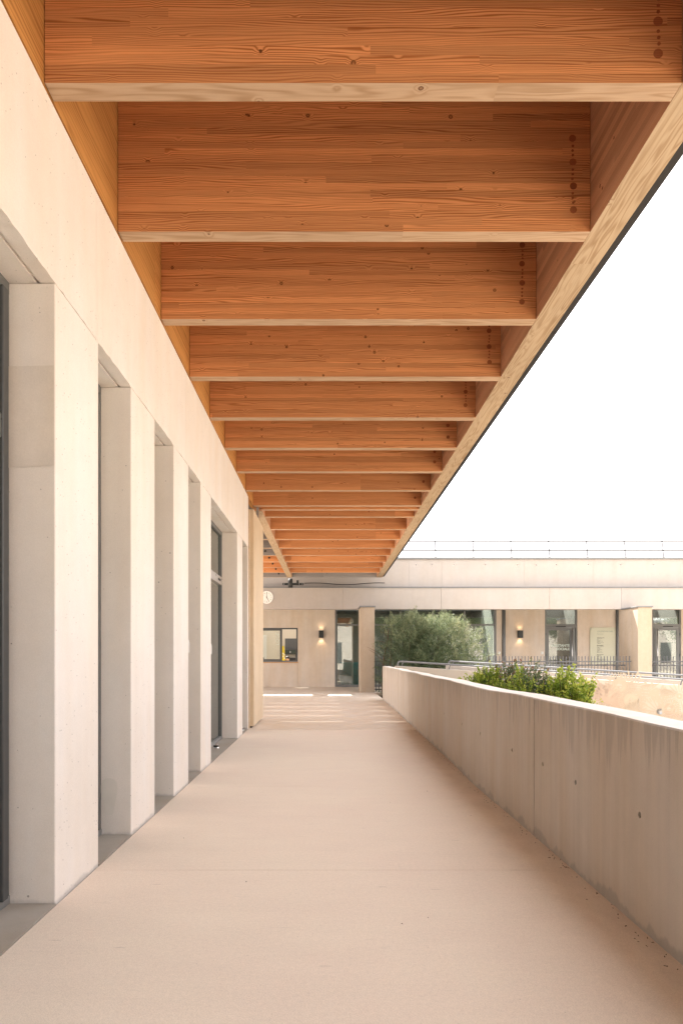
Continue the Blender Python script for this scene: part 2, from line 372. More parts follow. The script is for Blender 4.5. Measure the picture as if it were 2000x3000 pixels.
# ------------------------------------------------------------------ left building
lb = empty('concrete_building', (XW - .2, 4, 0), 'white cast concrete building with tall narrow openings along the walkway', 'building')
ZO = 3.133; TH = .36
openings = [(-6.0, -3.67), (-2.3, .03) if False else (-2.36, -.03), (1.11, 3.439), (4.086, 4.767), (5.416, 6.089), (6.73, 7.38), (8.03, 10.36), (10.98, 11.70)]
edges = [-9.0]
for a, b in openings: edges += [a, b]
edges.append(11.80)
for i in range(0, len(edges), 2):
    o = box('pier', XW - TH, XW, edges[i], edges[i + 1], -.1, ZO - .0015, 'wall_concrete', lb, bev=.004)
def lintel(y0, y1):
    pr = [(XW, ZO), (XW, 4.008), (XW - TH, 4.008), (XW - TH, ZO), (XW - .095, ZO), (XW - .095, ZO + .014), (XW - .075, ZO + .014), (XW - .075, ZO)]
    n = len(pr); ny = max(2, int((y1 - y0) / .05)); V = []; F = []
    for j in range(ny + 1):
        y = y0 + (y1 - y0) * j / ny; jit = random.uniform(-.004, .006) if 0 < j < ny else 0
        for k, (x, z) in enumerate(pr): V.append((x - (max(0, -jit) if k == 0 else 0), y, z + (max(0, jit) if k == 0 else 0)))
    for j in range(ny):
        for k in range(n): F.append((j * n + k, (j + 1) * n + k, (j + 1) * n + (k + 1) % n, j * n + (k + 1) % n))
    F.append(tuple(range(n))); F.append(tuple(ny * n + k for k in range(n))[::-1])
    mesh_obj('lintel_panel', V, F, 'wall_concrete', lb)
ly = [-9, -4.9, -1.3, 1.35, 4.05, 6.6, 9.25, 11.80]
for a, b in zip(ly[:-1], ly[1:]): lintel(a, b - .003)
for a, b in openings:
    box('sill_slab', XW - TH - .1, XW + .006, a + .002, b - .002, -.1, .004, 'sill_concrete', lb)
def glazing(parent, a, b, xg, transom=None, name='window'):
    wd = box(name, xg - .03, xg + .03, b - .045, b - .001, .02, ZO - .06, 'grey_frame', parent)
    box('frame', xg - .03, xg + .03, a + .001, a + .045, .02, ZO - .06, 'grey_frame', wd)
    box('frame', xg - .031, xg + .031, a + .001, b - .001, ZO - .059, ZO - .002, 'grey_frame', wd)
    box('frame', xg - .035, xg + .035, a + .001, b - .001, .0045, .045, 'galv', wd)
    box('pane', xg - .008, xg + .004, a + .046, b - .046, .046, ZO - .061, 'glass', wd)
    return wd
for i, (a, b) in enumerate(openings):
    wide = b - a > 1.5
    xg = XW - (.262 if wide else .24)
    wd = glazing(lb, a, b, xg, name='door' if wide else 'window')
    if wide:
        box('transom', xg - .035, xg + .04, a + .047, b - .047, 2.32, 2.44, 'steel', wd, bev=.004)
        multi('lock_slot', [(xg + .0405, xg + .046, b - .42, b - .22, 2.365, 2.395)], 'bolt_black', wd)
        for yy in (b - .62, b - .10): lathe('screw', [(.008, 0), (.006, .004)], (xg + .0405, yy, 2.41), 'bolt_black', wd, n=10, axis='X')
        if i == 2:   # nearest door: sliding track posts beside the frame and a blind box overhead
            box('frame_post', xg - .02, xg + .05, b - .105, b - .05, .045, ZO - .062, 'dark_frame', wd, bev=.004)
            box('frame_post', xg - .03, xg + .03, b - .19, b - .125, .045, ZO - .062, 'grey_frame', wd, bev=.004)
        box('mullion', xg - .03, xg + .03, (a + b) / 2 - .03, (a + b) / 2 + .03, .046, 2.318, 'grey_frame', wd)
    if i >= 2:
        box('blind_slot', XW - .22, XW - .165, a + .004, b - .004, ZO - .001, ZO + .002, 'bolt_black', lb) if False else None
# pale repair coat on the nearest jamb and a patch low on the second one
mesh_obj('repair_patch', [(XW - .235, 3.4345, 2.20), (XW - .004, 3.4345, 2.21), (XW - .004, 3.4345, 2.715), (XW - .235, 3.4345, 2.71)], [(0, 1, 2, 3)], 'jamb_coat', lb)
pv = [(XW - .205 + .19 * (.5 + .5 * math.cos(t_) * (1 + .25 * math.sin(3 * t_))) * .55, 4.7625, .27 + .16 * math.sin(t_) * (1 + .2 * math.cos(2 * t_))) for t_ in np.linspace(0, 2 * math.pi, 22)[:-1]]
mesh_obj('repair_patch', pv, [tuple(range(len(pv)))], 'putty', lb)
# rooms behind
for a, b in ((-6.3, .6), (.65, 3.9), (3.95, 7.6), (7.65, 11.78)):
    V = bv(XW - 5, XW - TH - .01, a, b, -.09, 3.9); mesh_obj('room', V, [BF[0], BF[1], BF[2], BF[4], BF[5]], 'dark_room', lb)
box('back_wall', XW - 5.4, XW - 5.05, -9, 11.8, -.6, 5.02, 'wall_concrete', lb)
box('end_wall', XW - 5.04, XW - TH - .02, 11.6, 11.8, -.6, 4.0, 'wall_concrete', lb)

# white pull handles and door stops in the openings
def pull(y, z, label):
    e = empty('pull_handle', (XW - .03, y, z - .06), label, 'handle', 'white pull handles in the openings')
    x = XW - .012
    tube('grip', [(x, y + .05, z - .075), (x, y + .052, z + .02), (x - .004, y + .045, z + .04), (x - .01, y + .03, z + .048), (x - .014, y, z + .048)], .0125, 'white_plastic', e)
    box('mount', x - .04, x + .01, y + .0005, y + .008, z + .02, z + .075, 'white_plastic', e, bev=.002)
pull(6.731, 1.36, 'white bent pull handle at the fourth opening from the camera')
pull(8.031, 1.35, 'white bent pull handle at the edge of the glazed door far along the wall')
def stop(x, y, label):
    e = empty('door_stop', (x, y, .004), label, 'door stop', 'domed door stops in the openings')
    lathe('base', [(.038, 0), (.038, .012), (.03, .016)], (x, y, .0045), 'steel', e, 20)
    lathe('rubber_ring', [(.032, 0), (.036, .008), (.034, .02), (.03, .024)], (x, y, .0205), 'rubber', e, 20)
    lathe('dome', [(.03, 0), (.026, .01), (.014, .017), (.002, .019)], (x, y, .0445), 'steel', e, 20)
stop(XW - .15, 7.18, 'black and steel door stop in the fourth narrow opening')
stop(XW - .14, 9.25, 'black and steel door stop before the glazed door')
stop(XW - .07, 11.45, 'black and steel door stop beside the yellow stone pillar')

# ------------------------------------------------------------------ timber canopy over the walkway
X0, X1 = XW + .001, 1.716
tcn = empty('timber_canopy', (0, 6, ZB), 'orange glued timber canopy with deep cross beams over the walkway', 'canopy')
NL = 22; LH = BH / NL
def lam_mesh(length, th, h, mats, pale):
    me = bpy.data.meshes.new('lamella'); v = np.array(bv(-length / 2, length / 2, -th / 2, th / 2, 0, h - .0004))
    me.from_pydata(v.tolist(), [], BF)
    for m in mats: me.materials.append(M[m])
    if pale: me.polygons[0].material_index = 1
    return me
blen = X1 - X0 - .004
LM = [lam_mesh(blen, .110, LH, ['glulam'], False), lam_mesh(blen, .1086, LH, ['glulam'], False), lam_mesh(blen, .1095, LH, ['glulam'], False)]
LMB = lam_mesh(blen, .110, LH, ['glulam', 'pale_face'], True)
plug_big = lathe('plug', [(.023, -.0012), (.0225, .004)], (0, 0, -50), 'plug_wood', None, 20, 'Y', False); plug_small = lathe('plug', [(.0085, -.0012), (.008, .004)], (0, 0, -50), 'plug_wood', None, 12, 'Y', False)
PB, PS = plug_big.data, plug_small.data; bpy.data.objects.remove(plug_big); bpy.data.objects.remove(plug_small)
near_beams = [3.415 - .055 + 1.157 * i for i in range(-4, 9)]
for i, yc in enumerate(near_beams):
    k = i - 4
    cx = (X0 + X1) / 2
    if 0 <= k <= 6:
        b = bpy.data.objects.new('beam', None); b.empty_display_size = .1; place(b, (cx, yc, ZB), tcn)
        for j in range(NL):
            o = bpy.data.objects.new('lamella', LMB if j == 0 else LM[(j * 7 + k * 3) % 3]); place(o, (cx, yc, ZB + j * LH), b)
    else:
        b = box('beam', X0 + .002, X1 - .002, yc - .055, yc + .055, ZB, ZB + BH, ['glulam', 'pale_face'], tcn, mids=[1, 0, 0, 0, 0, 0])
    if k >= 0:
        xp = 1.60
        zs = [.142, .298, .455, .61]
        for z in zs if k < 7 else zs[:2]: place(bpy.data.objects.new('plug', PB), (xp + random.uniform(-.004, .004), yc - .0555, ZB + z), b)
        if k < 5:
            for z in (.19, .22, .25, .345, .375, .405, .50, .53, .56): place(bpy.data.objects.new('plug', PS), (xp + random.uniform(-.003, .003), yc - .0555, ZB + z), b)
# edge beam on the courtyard side (lamellas run along the walkway)
EY0, EY1 = -1.4, 12.82
eb = bpy.data.objects.new('edge_beam', None); eb.empty_display_size = .1; place(eb, (1.815, (EY0 + EY1) / 2, ZB), tcn)
EM = [lam_mesh(EY1 - EY0, .196, LH, ['glulam_edge'], False), lam_mesh(EY1 - EY0, .1972, LH, ['glulam_edge'], False)]; EMB = lam_mesh(EY1 - EY0, .197, LH, ['glulam_edge', 'pale_face_long'], True)
for j in range(NL):
    o = bpy.data.objects.new('lamella', EMB if j == 0 else EM[j % 2]); place(o, (1.815, (EY0 + EY1) / 2, ZB + j * LH), eb); o.rotation_euler.z = math.radians(90)
rp = mesh_obj('rim_board', bv(-7.1, 7.1, -.035, .035, 0, BH), BF, 'rim_ply', None, origin=(0, 0, 0)); rp.location = (0, 0, 0)
rp.parent = tcn; rp.location = Vector((XW - .036, 5.72, ZB + .001)) - W['timber_canopy']; rp.rotation_euler.z = math.radians(90)
for a in np.arange(-1.4, 12.8, .30): box('deck_board', XW - .2, 1.92, a, a + .297, ZB + BH + .002, ZB + BH + .04, 'deck_board', tcn)
box('roof_sheet', -8.0, 1.95, -9, 12.85, ZB + BH + .045, ZB + BH + .12, 'gutter', tcn)
def gutter(y0, y1, par):
    pr = [(1.918, 4.075), (1.93, 4.06), (1.985, 4.06), (1.998, 4.075), (1.998, 5.16), (1.99, 5.16), (1.99, 5.14), (1.918, 5.14)]
    n = len(pr); V = [(x, y, z) for y in (y0, y1) for x, z in pr]; F = [(k, k + n, (k + 1) % n + n, (k + 1) % n) for k in range(n)] + [tuple(range(n)), tuple(n + k for k in range(n))[::-1]]
    mesh_obj('fascia_trim', V, F, 'gutter', par)
for a, b in ((-1.4, 2.9), (2.905, 5.9), (5.905, 8.9), (8.905, 12.82)): gutter(a, b, tcn)
# shelter of the same canopy behind the camera
for a, b in ((-9, -5.2), (-5.2, -1.42)):
    box('edge_beam', 1.717, 1.913, a, b - .004, ZB, ZB + BH, 'glulam_edge', tcn)

# ------------------------------------------------------------------ second canopy, towards the far building
pc = empty('timber_pergola', (0, 18, ZB), 'second timber canopy with closely set beams reaching the far building', 'canopy')
ends = [13.01, 13.68] + [15.02 + 1.284 * i for i in range(8)]
for i, yf in enumerate(ends):
    last = i == len(ends) - 1
    b = box('beam', -1.25, 1.714, yf - .11, yf, ZB, ZB + BH, ['glulam' if not last else 'grey_wood', 'pale_face' if not last else 'grey_wood'], pc, mids=[1, 0, 0, 0, 0, 0])
    if i > 0:
        greyb = i < 6 or last
        b = box('beam', -6.5, -1.434, yf - .11, yf, ZB, ZB + BH, ['grey_wood' if greyb else 'glulam', 'pale_face'], pc, mids=[1, 0, 0, 0, 0, 0])
        for xx in (-1.72, -2.5): lathe('bolt', [(.030, 0), (.028, -.012), (.012, -.018)], (xx, yf - .111, ZB + .115), 'bolt_black', b, 16, 'Y')
def long_beam(x0, x1, y0, y1, par, mats=('glulam_edge', 'pale_face_long')):
    L_ = y1 - y0; o = mesh_obj('edge_beam', bv(-L_ / 2, L_ / 2, -(x1 - x0) / 2, (x1 - x0) / 2, 0, BH), BF, list(mats), None, origin=(0, 0, 0), mids=[1, 0, 0, 0, 0, 0])
    o.parent = par; o.location = Vector(((x0 + x1) / 2, (y0 + y1) / 2, ZB)) - W[par.name]; o.rotation_euler.z = math.radians(90); return o
long_beam(1.716, 1.914, 12.83, 24.05, pc); long_beam(-1.432, -1.252, 13.02, 24.05, pc); long_beam(-6.7, -6.52, 13.0, 24.05, pc)
box('post_cap', -1.33, -1.29, 12.72, 12.76, 3.82, ZB, 'galv', pc)
for a, b in ((12.83, 16.4), (16.405, 20.2), (20.205, 24.06)): gutter(a, b, pc)
# roof boards with narrow open joints that let thin bars of sun through
cuts = [12.86] + [yf - .17 for yf in ends[1:]] + [24.28]
for q, (a, b) in enumerate(zip(cuts[:-1], cuts[1:])):
    m_ = (a + b) / 2; box('deck_board', -6.7, 1.93, a + (.042 if q > 2 else .002), m_ - .001, ZB + BH + .002, ZB + BH + .04, 'deck_board', pc); box('deck_board', -6.7, 1.93, m_ + .001, b, ZB + BH + .002, ZB + BH + .04, 'deck_board', pc)
for a, b in ((-2.65, -2.15), (-1.4, 1.93)): box('shade_strip', a, b, 24.29, 25.5, 5.0, 5.03, 'grey_metal', pc)  # unseen strips added to break up the band of sun on the floor
# steel stub post, bracket and cable where the canopy meets the far building
sb = empty('steel_stub_post', (-1.34, 24.2, 3.80), 'dark round steel stub post carrying the canopy beam', 'post')
tube('shaft', [(-1.34, 24.4, 3.70), (-1.34, 24.4, 4.02)], .085, 'black_metal', sb, 20)
pl = multi('bracket', [(-1.62, -.87, 24.46, 24.49, 3.80, 3.88)], 'black_metal', sb)
for xx in (-1.57, -1.02, -.92): lathe('bolt', [(.018, 0), (.016, -.012)], (xx, 24.459, 3.84), 'steel', pl, 10, 'Y')
box('clamp', -1.12, -1.04, 24.40, 24.459, 3.86, 3.97, 'black_metal', sb)
cb = [(-.85 + t_ * 2.9, 24.6, 3.885 + .022 * math.sin(t_ * 9) - .03 * math.sin(t_ * math.pi)) for t_ in np.linspace(0, 1, 24)]
tag(tube('cable', cb, .014, 'bolt_black', None, 8), 'black cable sagging along the top of the concrete beam', 'cable')

# ------------------------------------------------------------------ yellow stone pillar at the end of the white wall
sp = empty('stone_pillar', (-1.5, 12.7, 0), 'yellow stone pillar standing at the end of the white wall', 'pillar')
def rough_block(name, x0, x1, y0, y1, z0, z1, mat, parent, amp=.003, step=.12):
    bm = bmesh.new(); 
    for v in bv(x0, x1, y0, y1, z0, z1): bm.verts.new(v)
    bm.verts.ensure_lookup_table()
    for f in BF: bm.faces.new([bm.verts[i] for i in f])
    bmesh.ops.bevel(bm, geom=list(bm.edges), offset=.006, segments=1, affect='EDGES')
    V = [tuple(v.co) for v in bm.verts]; F = [tuple(v.index for v in f.verts) for f in bm.faces]; bm.verts.index_update(); F = [tuple(v.index for v in f.verts) for f in bm.faces]
    bm.free(); return mesh_obj(name, V, F, mat, parent)
rough_block('shaft', -1.80, -1.287, 11.90, 13.6, 0.03, 3.815, 'pale_stone', sp)
box('backing', -1.80, -1.355, 11.81, 11.897, .0, 3.79, 'pale_stone', sp)
box('foot_pad', -1.75, -1.33, 11.93, 13.5, -.002, .03, 'bolt_black', sp)

# ------------------------------------------------------------------ parapet
def px_(y):
    ks = [(-9, 1.432), (4.9, 1.432), (6.5, 1.418), (8.5, 1.462), (10.5, 1.49), (12.7, 1.522), (16.7, 1.578), (19.7, 1.580)]
    for (a, u), (b, v) in zip(ks[:-1], ks[1:]):
        if y <= b: s = (y - a) / (b - a); s = s * s * (3 - 2 * s); return u + (v - u) * s
    return ks[-1][1]
pw = empty('parapet_wall', (1.53, 8, 0), 'long streaked concrete parapet wall along the right of the walkway', 'wall')
ZP = .957
def parapet(y0, y1):
    n = max(2, int((y1 - y0) / .4)); V = []; F = []; mi = []
    prof = [(0, -.1), (0, ZP - .008), (.008, ZP), (.192, ZP), (.20, ZP - .008), (.20, -.5), (.0, -.5)]
    m = len(prof)
    for j in range(n + 1):
        y = y0 + (y1 - y0) * j / n; dz = .004 * math.sin(y * 1.7) + .003 * math.sin(y * 3.9)
        for k, (dx, z) in enumerate(prof): V.append((px_(y) + dx, y, z + (dz if k in (1, 2, 3, 4) else 0)))
    for j in range(n):
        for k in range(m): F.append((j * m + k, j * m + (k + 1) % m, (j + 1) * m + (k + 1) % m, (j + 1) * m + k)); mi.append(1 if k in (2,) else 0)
    F.append(tuple(range(m))[::-1]); mi.append(0); F.append(tuple(n * m + k for k in range(m))); mi.append(0)
    return mesh_obj('wall_panel', V, F, ['parapet_concrete', 'parapet_cap'], pw, mids=mi)
holes = {0: [(3.137, .52), (3.95, .52), (4.55, .53), (2.3, .5)], 1: [(5.3, .52), (6.35, .53), (7.3, .52), (8.6, .52)], 2: [(11.2, .5), (12.6, .5)], 3: []}
ups = [(2.90, .70), (3.70, .72)]
joints = [-9, -1.2, 4.75, 10.3, 15.2, 19.7]
for q, (a, b) in enumerate(zip(joints[:-1], joints[1:])):
    o = parapet(a, b - .013)
    hl = holes.get(q - 1, []) if q > 0 else []
    if hl:   # tie holes sunk into the face
        bm = bmesh.new()
        for (y, z) in hl:
            mt = Matrix.Translation((px_(y), y, z)) @ Matrix.Rotation(math.radians(90), 4, 'Y'); bmesh.ops.create_cone(bm, cap_ends=True, segments=14, radius1=.0115, radius2=.019, depth=.06, matrix=mt)
        me = bpy.data.meshes.new('cut'); bm.to_mesh(me); bm.free(); co = bpy.data.objects.new('cut', me); C.objects.link(co)
        co.location = (0, 0, 0); md = o.modifiers.new('b', 'BOOLEAN'); md.operation = 'DIFFERENCE'; md.solver = 'EXACT'; md.object = co
        bpy.context.view_layer.update(); nm = bpy.data.meshes.new_from_object(o.evaluated_get(bpy.context.evaluated_depsgraph_get())); o.modifiers.clear(); o.data = nm; bpy.data.objects.remove(co)

# ------------------------------------------------------------------ sloping ramp walls, rails and printed wall
ra, rb = Vector((1.83, 18.72, 0)), Vector((9.6, 14.10, 0)); rdir = (rb - ra).normalized(); rn = Vector((-rdir.y, rdir.x, 0)); rn = rn if rn.y > 0 else -rn
RL = (rb - ra).length
def ztop(s): return .985 - .0545 * s
def wall_strip(name, off, th, s0, s1, mat, parent, zt=lambda s: ztop(s), zb=-.62, cap='ramp_concrete'):
    V = []
    for s in (s0, s1):
        p = ra + rdir * s
        for o_, z in ((off, zb), (off, zt(s)), (off + th, zt(s)), (off + th, zb)): q = p + rn * o_; V.append((q.x, q.y, z))
    F = [(0, 4, 5, 1), (1, 5, 6, 2), (2, 6, 7, 3), (3, 7, 4, 0), (0, 1, 2, 3), (7, 6, 5, 4)]
    return mesh_obj(name, V, F, [mat, cap], parent, mids=[0, 1, 0, 0, 0, 0])
mw = empty('printed_ramp_wall', tuple(ra), 'cream ramp wall printed with orange fossil shells behind the shrubs', 'wall')
wall_strip('wall_panel', 0, .2, 0, 2.2, 'mural_concrete', mw); wall_strip('wall_panel', 0, .2, 2.205, 5.4, 'mural_concrete', mw); wall_strip('wall_panel', 0, .2, 5.405, RL, 'mural_concrete', mw)
fw = empty('ramp_wall', tuple(ra + rn * 1.55), 'pale low wall on the far side of the ramp', 'wall')
for a, b in ((.9, 4.2), (4.205, RL)): wall_strip('wall_panel', 1.5, .2, a, b, 'ramp_concrete', fw, zt=lambda s: ztop(s) + .05)
rampf = wall_strip('ramp_floor', .205, 1.29, 0, RL, 'ramp_concrete', None, zt=lambda s: -.05 - .0545 * s); tag(rampf, 'sloping ramp floor between its two low walls', 'ramp', kind='structure')
def rail(off, s0, label, dz):
    e = empty('handrail', tuple(ra + rdir * s0 + rn * off), label, 'handrail', 'grey tube handrails of the ramp')
    pt = lambda s, z: tuple((ra + rdir * s + rn * off) + Vector((0, 0, ztop(s) + z)))
    tube('rail', [pt(s0, .01 + dz), pt(s0, .07 + dz), pt(s0 + .015, .105 + dz), pt(s0 + .05, .125 + dz), pt(s0 + .1, .13 + dz)] + [pt(s, .13 + dz) for s in np.linspace(s0 + .5, RL, 8)], .024, 'rail_mid', e, 12)
    for s in np.arange(s0 + .12, RL, 1.36):
        br = tube('bracket', [pt(s, .002 + dz), pt(s + .01, .05 + dz), pt(s + .04, .125 + dz)], .014, 'rail_mid', e, 8)
        q = pt(s, .004 + dz); box('foot_plate', q[0] - .045, q[0] + .045, q[1] - .03, q[1] + .03, q[2] - .004, q[2] + .004, 'galv', br)
rail(.10, .05, 'near grey handrail starting at the far end of the parapet', 0); rail(1.60, .95, 'far grey handrail on the pale ramp wall', .05)

def on_wall(px, py, off=-.003):     # where a point of the printed face lies
    d = Vector(((px - 960) / 2000, 1, -(py - 1923) / 2000)); o = Vector((0, 0, EYE)); p0 = ra + rn * off
    t_ = (p0 - o).dot(rn) / d.dot(rn); h = o + d * t_; return (h - ra).dot(rdir), h.z
def print_mesh(polys, s0, z0, mat, off):
    V, F = [], []
    for poly in polys:
        k = len(V)
        for (u, v) in poly: q = ra + rdir * (s0 + u) - rn * off; V.append((q.x, q.y, z0 + v))
        F.append(tuple(range(k, k + len(poly))))
    return mesh_obj('fossil_print', V, F, mat, mw)
def pol(r, a): return (r * math.cos(a), r * math.sin(a))
def disc(r0, r1, n=28, a0=0, a1=2 * math.pi): 
    A = np.linspace(a0, a1, n); return [[pol(r0, A[i]), pol(r1, A[i]), pol(r1, A[i + 1]), pol(r0, A[i + 1])] for i in range(n - 1)]
def rays(r0, r1, n, wd=.5, a0=0, a1=2 * math.pi, jit=0):
    P = []
    for i in range(n):
        a = a0 + (a1 - a0) * i / n; h = (a1 - a0) / n * wd / 2; rr = r1 * (1 + random.uniform(-jit, jit)); P.append([pol(r0, a - h), pol(rr, a - h * .7), pol(rr, a + h * .7), pol(r0, a + h)])
    return P
def spiral(r, turns=2.2, n=46, fill=.62):
    P = []
    for i in range(n):
        t0, t1 = i / n, (i + fill) / n; a0, a1 = turns * 2 * math.pi * t0, turns * 2 * math.pi * t1
        f = lambda t_: r * (.12 + .88 * t_ ** 1.2); g_ = lambda t_: r * max(.03, (.12 + .88 * t_ ** 1.2) * .58)
        P.append([pol(g_(t0), a0), pol(f(t0), a0), pol(f(t1), a1), pol(g_(t1), a1)])
    return P
prints = [((1768, 2002), .36, 'fan', 0), ((1814, 2010), .32, 'amm', 1), ((1847, 2012), .34, 'rays', 1), ((1779, 2040), .28, 'urchin', 0), ((1804, 2040), .14, 'spiral', 0), ((1848, 2052), .29, 'amm', 1),
          ((1816, 2066), .27, 'urchin', 0), ((1892, 2031), .27, 'spiral', 1), ((1926, 2034), .24, 'spiral', 1), ((1888, 2073), .40, 'disc', 1), ((1931, 2088), .42, 'sun', 1), ((1864, 2082), .25, 'rays', 1),
          ((1959, 2078), .24, 'amm', 0), ((1990, 2040), .34, 'sun', 1), ((1992, 2092), .26, 'fan', 0), ((1756, 2028), .2, 'amm', 0), ((1770, 2066), .28, 'rays', 0), ((1955, 2020), .2, 'fan', 1), ((1905, 2010), .2, 'leaf', 0), ((1720, 2015), .3, 'disc', 0), ((1690, 2010), .22, 'spiral', 0)]
for i, ((a, b), r, kind, lt) in enumerate(prints):
    s, z = on_wall(a, b); mat = 'print_light' if lt else 'print_pink'
    P = {'fan': lambda: rays(r * .12, r, 13, .55, math.pi * 1.02, math.pi * 1.98, .05), 'amm': lambda: rays(r * .62, r, 34, .6) + disc(r * .18, r * .56),
         'rays': lambda: rays(r * .1, r, 22, .5, jit=.12), 'urchin': lambda: disc(.01, r * .66) + rays(r * .72, r, 26, .7, jit=.08), 'spiral': lambda: spiral(r),
         'disc': lambda: disc(r * .9, r) + sum([disc(r * q, r * (q + .09), 26, random.uniform(0, 3), random.uniform(4, 6)) for q in (.15, .35, .55, .73)], []),
         'sun': lambda: rays(r * .25, r, 19, .42, jit=.25) + disc(.02, r * .2), 'leaf': lambda: [[(-r, 0), (-.3 * r, .22 * r), (.5 * r, .2 * r), (r, .35 * r), (.5 * r, -.02 * r), (-.3 * r, -.1 * r)]]}[kind]()
    print_mesh(P, s, z, mat, .0025 + .0009 * (i % 6))
s, z = on_wall(1931.5, 2090.5); q = ra + rdir * s - rn * .004
dp = lathe('drain_spout', [(.06, -.03), (.06, .02), (.048, .02), (.046, -.02)], tuple(q), 'galv', mw, 18, 'Y'); lathe('spout_bore', [(.047, 0), (.046, .002)], (q.x, q.y - .012, q.z), 'bolt_black', mw, 18, 'Y')

# ------------------------------------------------------------------ far school building
YF = 27.8; YBND = 25.0
fb = empty('school_building', (6, 29, 0), 'low pale concrete school building closing the end of the walkway', 'building')
def wall(x0, x1, z0=-.1, z1=3.298): return box('wall_panel', x0 + .0015, x1 - .0015, YF, YF + .3, z0, z1, 'far_wall', fb)
wall(-9, -3.2); wall(-3.2, -1.223, -.1, 1.018); wall(-3.2, -1.223, 2.408, 3.298); wall(-1.223, .292); wall(6.86, 7.09); wall(7.235, 7.94); wall(7.94, 8.837); wall(10.157, 11.72); wall(11.81, 13.2); wall(14.38, 16.4); wall(16.4, 22)
for a, b in ((-9, -5.2), (-5.2, .55), (.55, 4.15), (4.15, 8.12), (8.12, 10.75), (10.75, 15.4), (15.4, 22)): box('band_panel', a, b - .005, YBND, YBND + .34, 2.975, 3.758, 'far_concrete', fb, bev=.006)
for a, b in ((-9, -4), (-4, 3.02), (3.02, 4.24), (4.24, 7.3), (7.3, 9.9), (9.9, 22)): box('upper_wall_panel', a, b - .004, 25.42, 25.7, 3.3, 4.868, 'far_concrete', fb)
for cx_ in [2.43, 3.29, 3.87, 4.71, 5.85, 7.06, 7.75, 8.5, 9.7, 10.9, 12.1, 13.3]: lathe('tie_hole', [(.028, .001), (.022, -.0015)], (cx_ * 1.0, 25.419, 4.66), 'putty', fb, 14, 'Y')
for a, b in ((-9, 3.0), (3.0, 9.5), (9.5, 22)): box('drip_flashing', a, b - .003, YBND - .03, YBND + .42, 3.762, 3.80, 'grey_metal', fb)
for a, b in ((-9, 6), (6, 22)): box('roof_coping', a, b - .003, 25.36, 25.76, 4.872, 4.94, 'grey_metal', fb)
for a, b in ((25.345, 29.0), (30.6, 33.2)): box('soffit', -9, 22, a, b, 3.30, 3.36, 'soffit_paint', fb); box('roof_slab', -9, 22, max(a, 25.71), b, 3.365, 3.55, 'far_concrete', fb)   # open gap between, added to let daylight into the rooms
# rooms behind the glass
def room(x0, x1, yb_, mat):
    # side walls, floor and a closed rear wall
    box('room_floor', x0, x1, YF + .31, yb_, -.12, -.006, 'room_floor', fb); box('room_wall', x0 - .1, x0, YF + .31, yb_, -.1, 3.298, mat, fb); box('room_wall', x1, x1 + .1, YF + .31, yb_, -.1, 3.298, mat, fb)
    box('room_wall', x0, x1, yb_, yb_ + .15, -.1, 3.298, mat, fb)
room(-5, .15, 31.2, 'room_beige'); room(.30, 6.9, 33.0, 'room_green'); room(8.6, 10.5, 30.5, 'room_grey'); room(13.0, 14.7, 30.5, 'room_grey')
box('room_door', -1.95, -1.44, 31.15, 31.196, 0, 2.06, 'dark_room', fb)
# reception window with one sliding pane open
wn = multi('window', [(-3.2, -1.223, YF + .02, YF + .10, 1.02, 1.075), (-3.2, -1.223, YF + .02, YF + .10, 2.35, 2.406), (-1.285, -1.225, YF + .02, YF + .10, 1.076, 2.349)], 'dark_frame', fb)
multi('sash', [(-3.19, -1.86, YF + .03, YF + .07, 1.077, 1.13), (-3.19, -1.86, YF + .03, YF + .07, 2.295, 2.348), (-1.95, -1.86, YF + .031, YF + .069, 1.131, 2.294)], 'dark_frame', wn)
box('pane', -3.19, -1.951, YF + .045, YF + .053, 1.131, 2.294, 'glass_clear', wn)
box('sill', -3.22, -1.20, YF - .05, YF + .019, .985, 1.012, 'rim_ply', wn)
text('lettering', 'LOGE', .20, (-1.985, YF + .043, 1.70), 'glass_text', wn, rot=math.radians(90))
box('latch', -2.68, -2.6, YF + .0, YF + .029, 1.13, 1.2, 'dark_frame', wn)
# hall glazing
hg = multi('window', [(.292, .362, YF, YF + .1, 0, 3.297), (6.78, 6.858, YF, YF + .1, 0, 3.297), (.363, 6.779, YF + .001, YF + .099, .0, .09), (.363, 6.779, YF + .01, YF + .09, 2.50, 2.56)], 'grey_frame', fb)
for x in (1.62, 2.95, 4.28, 5.57): box('mullion', x - .03, x + .03, YF + .012, YF + .088, .091, 3.296, 'grey_frame', hg)
xs = [.363, 1.62, 2.95, 4.28, 5.57, 6.779]
for a, b in zip(xs[:-1], xs[1:]):
    box('pane', a + .031, b - .031, YF + .045, YF + .055, .092, 2.499, 'glass', hg); box('pane', a + .031, b - .031, YF + .045, YF + .055, 2.561, 3.296, 'glass', hg)
for x in (7.16, 11.765): tube('downpipe', [(x, YF - .06, 0), (x, YF - .06, 3.296)], .06, 'grey_metal', fb, 14)
multi('post', [(7.10, 7.23, YF + .0, YF + .12, 0, 3.296)], 'grey_metal', fb); multi('post', [(11.722, 11.808, YF + .05, YF + .15, 0, 3.296)], 'grey_metal', fb)
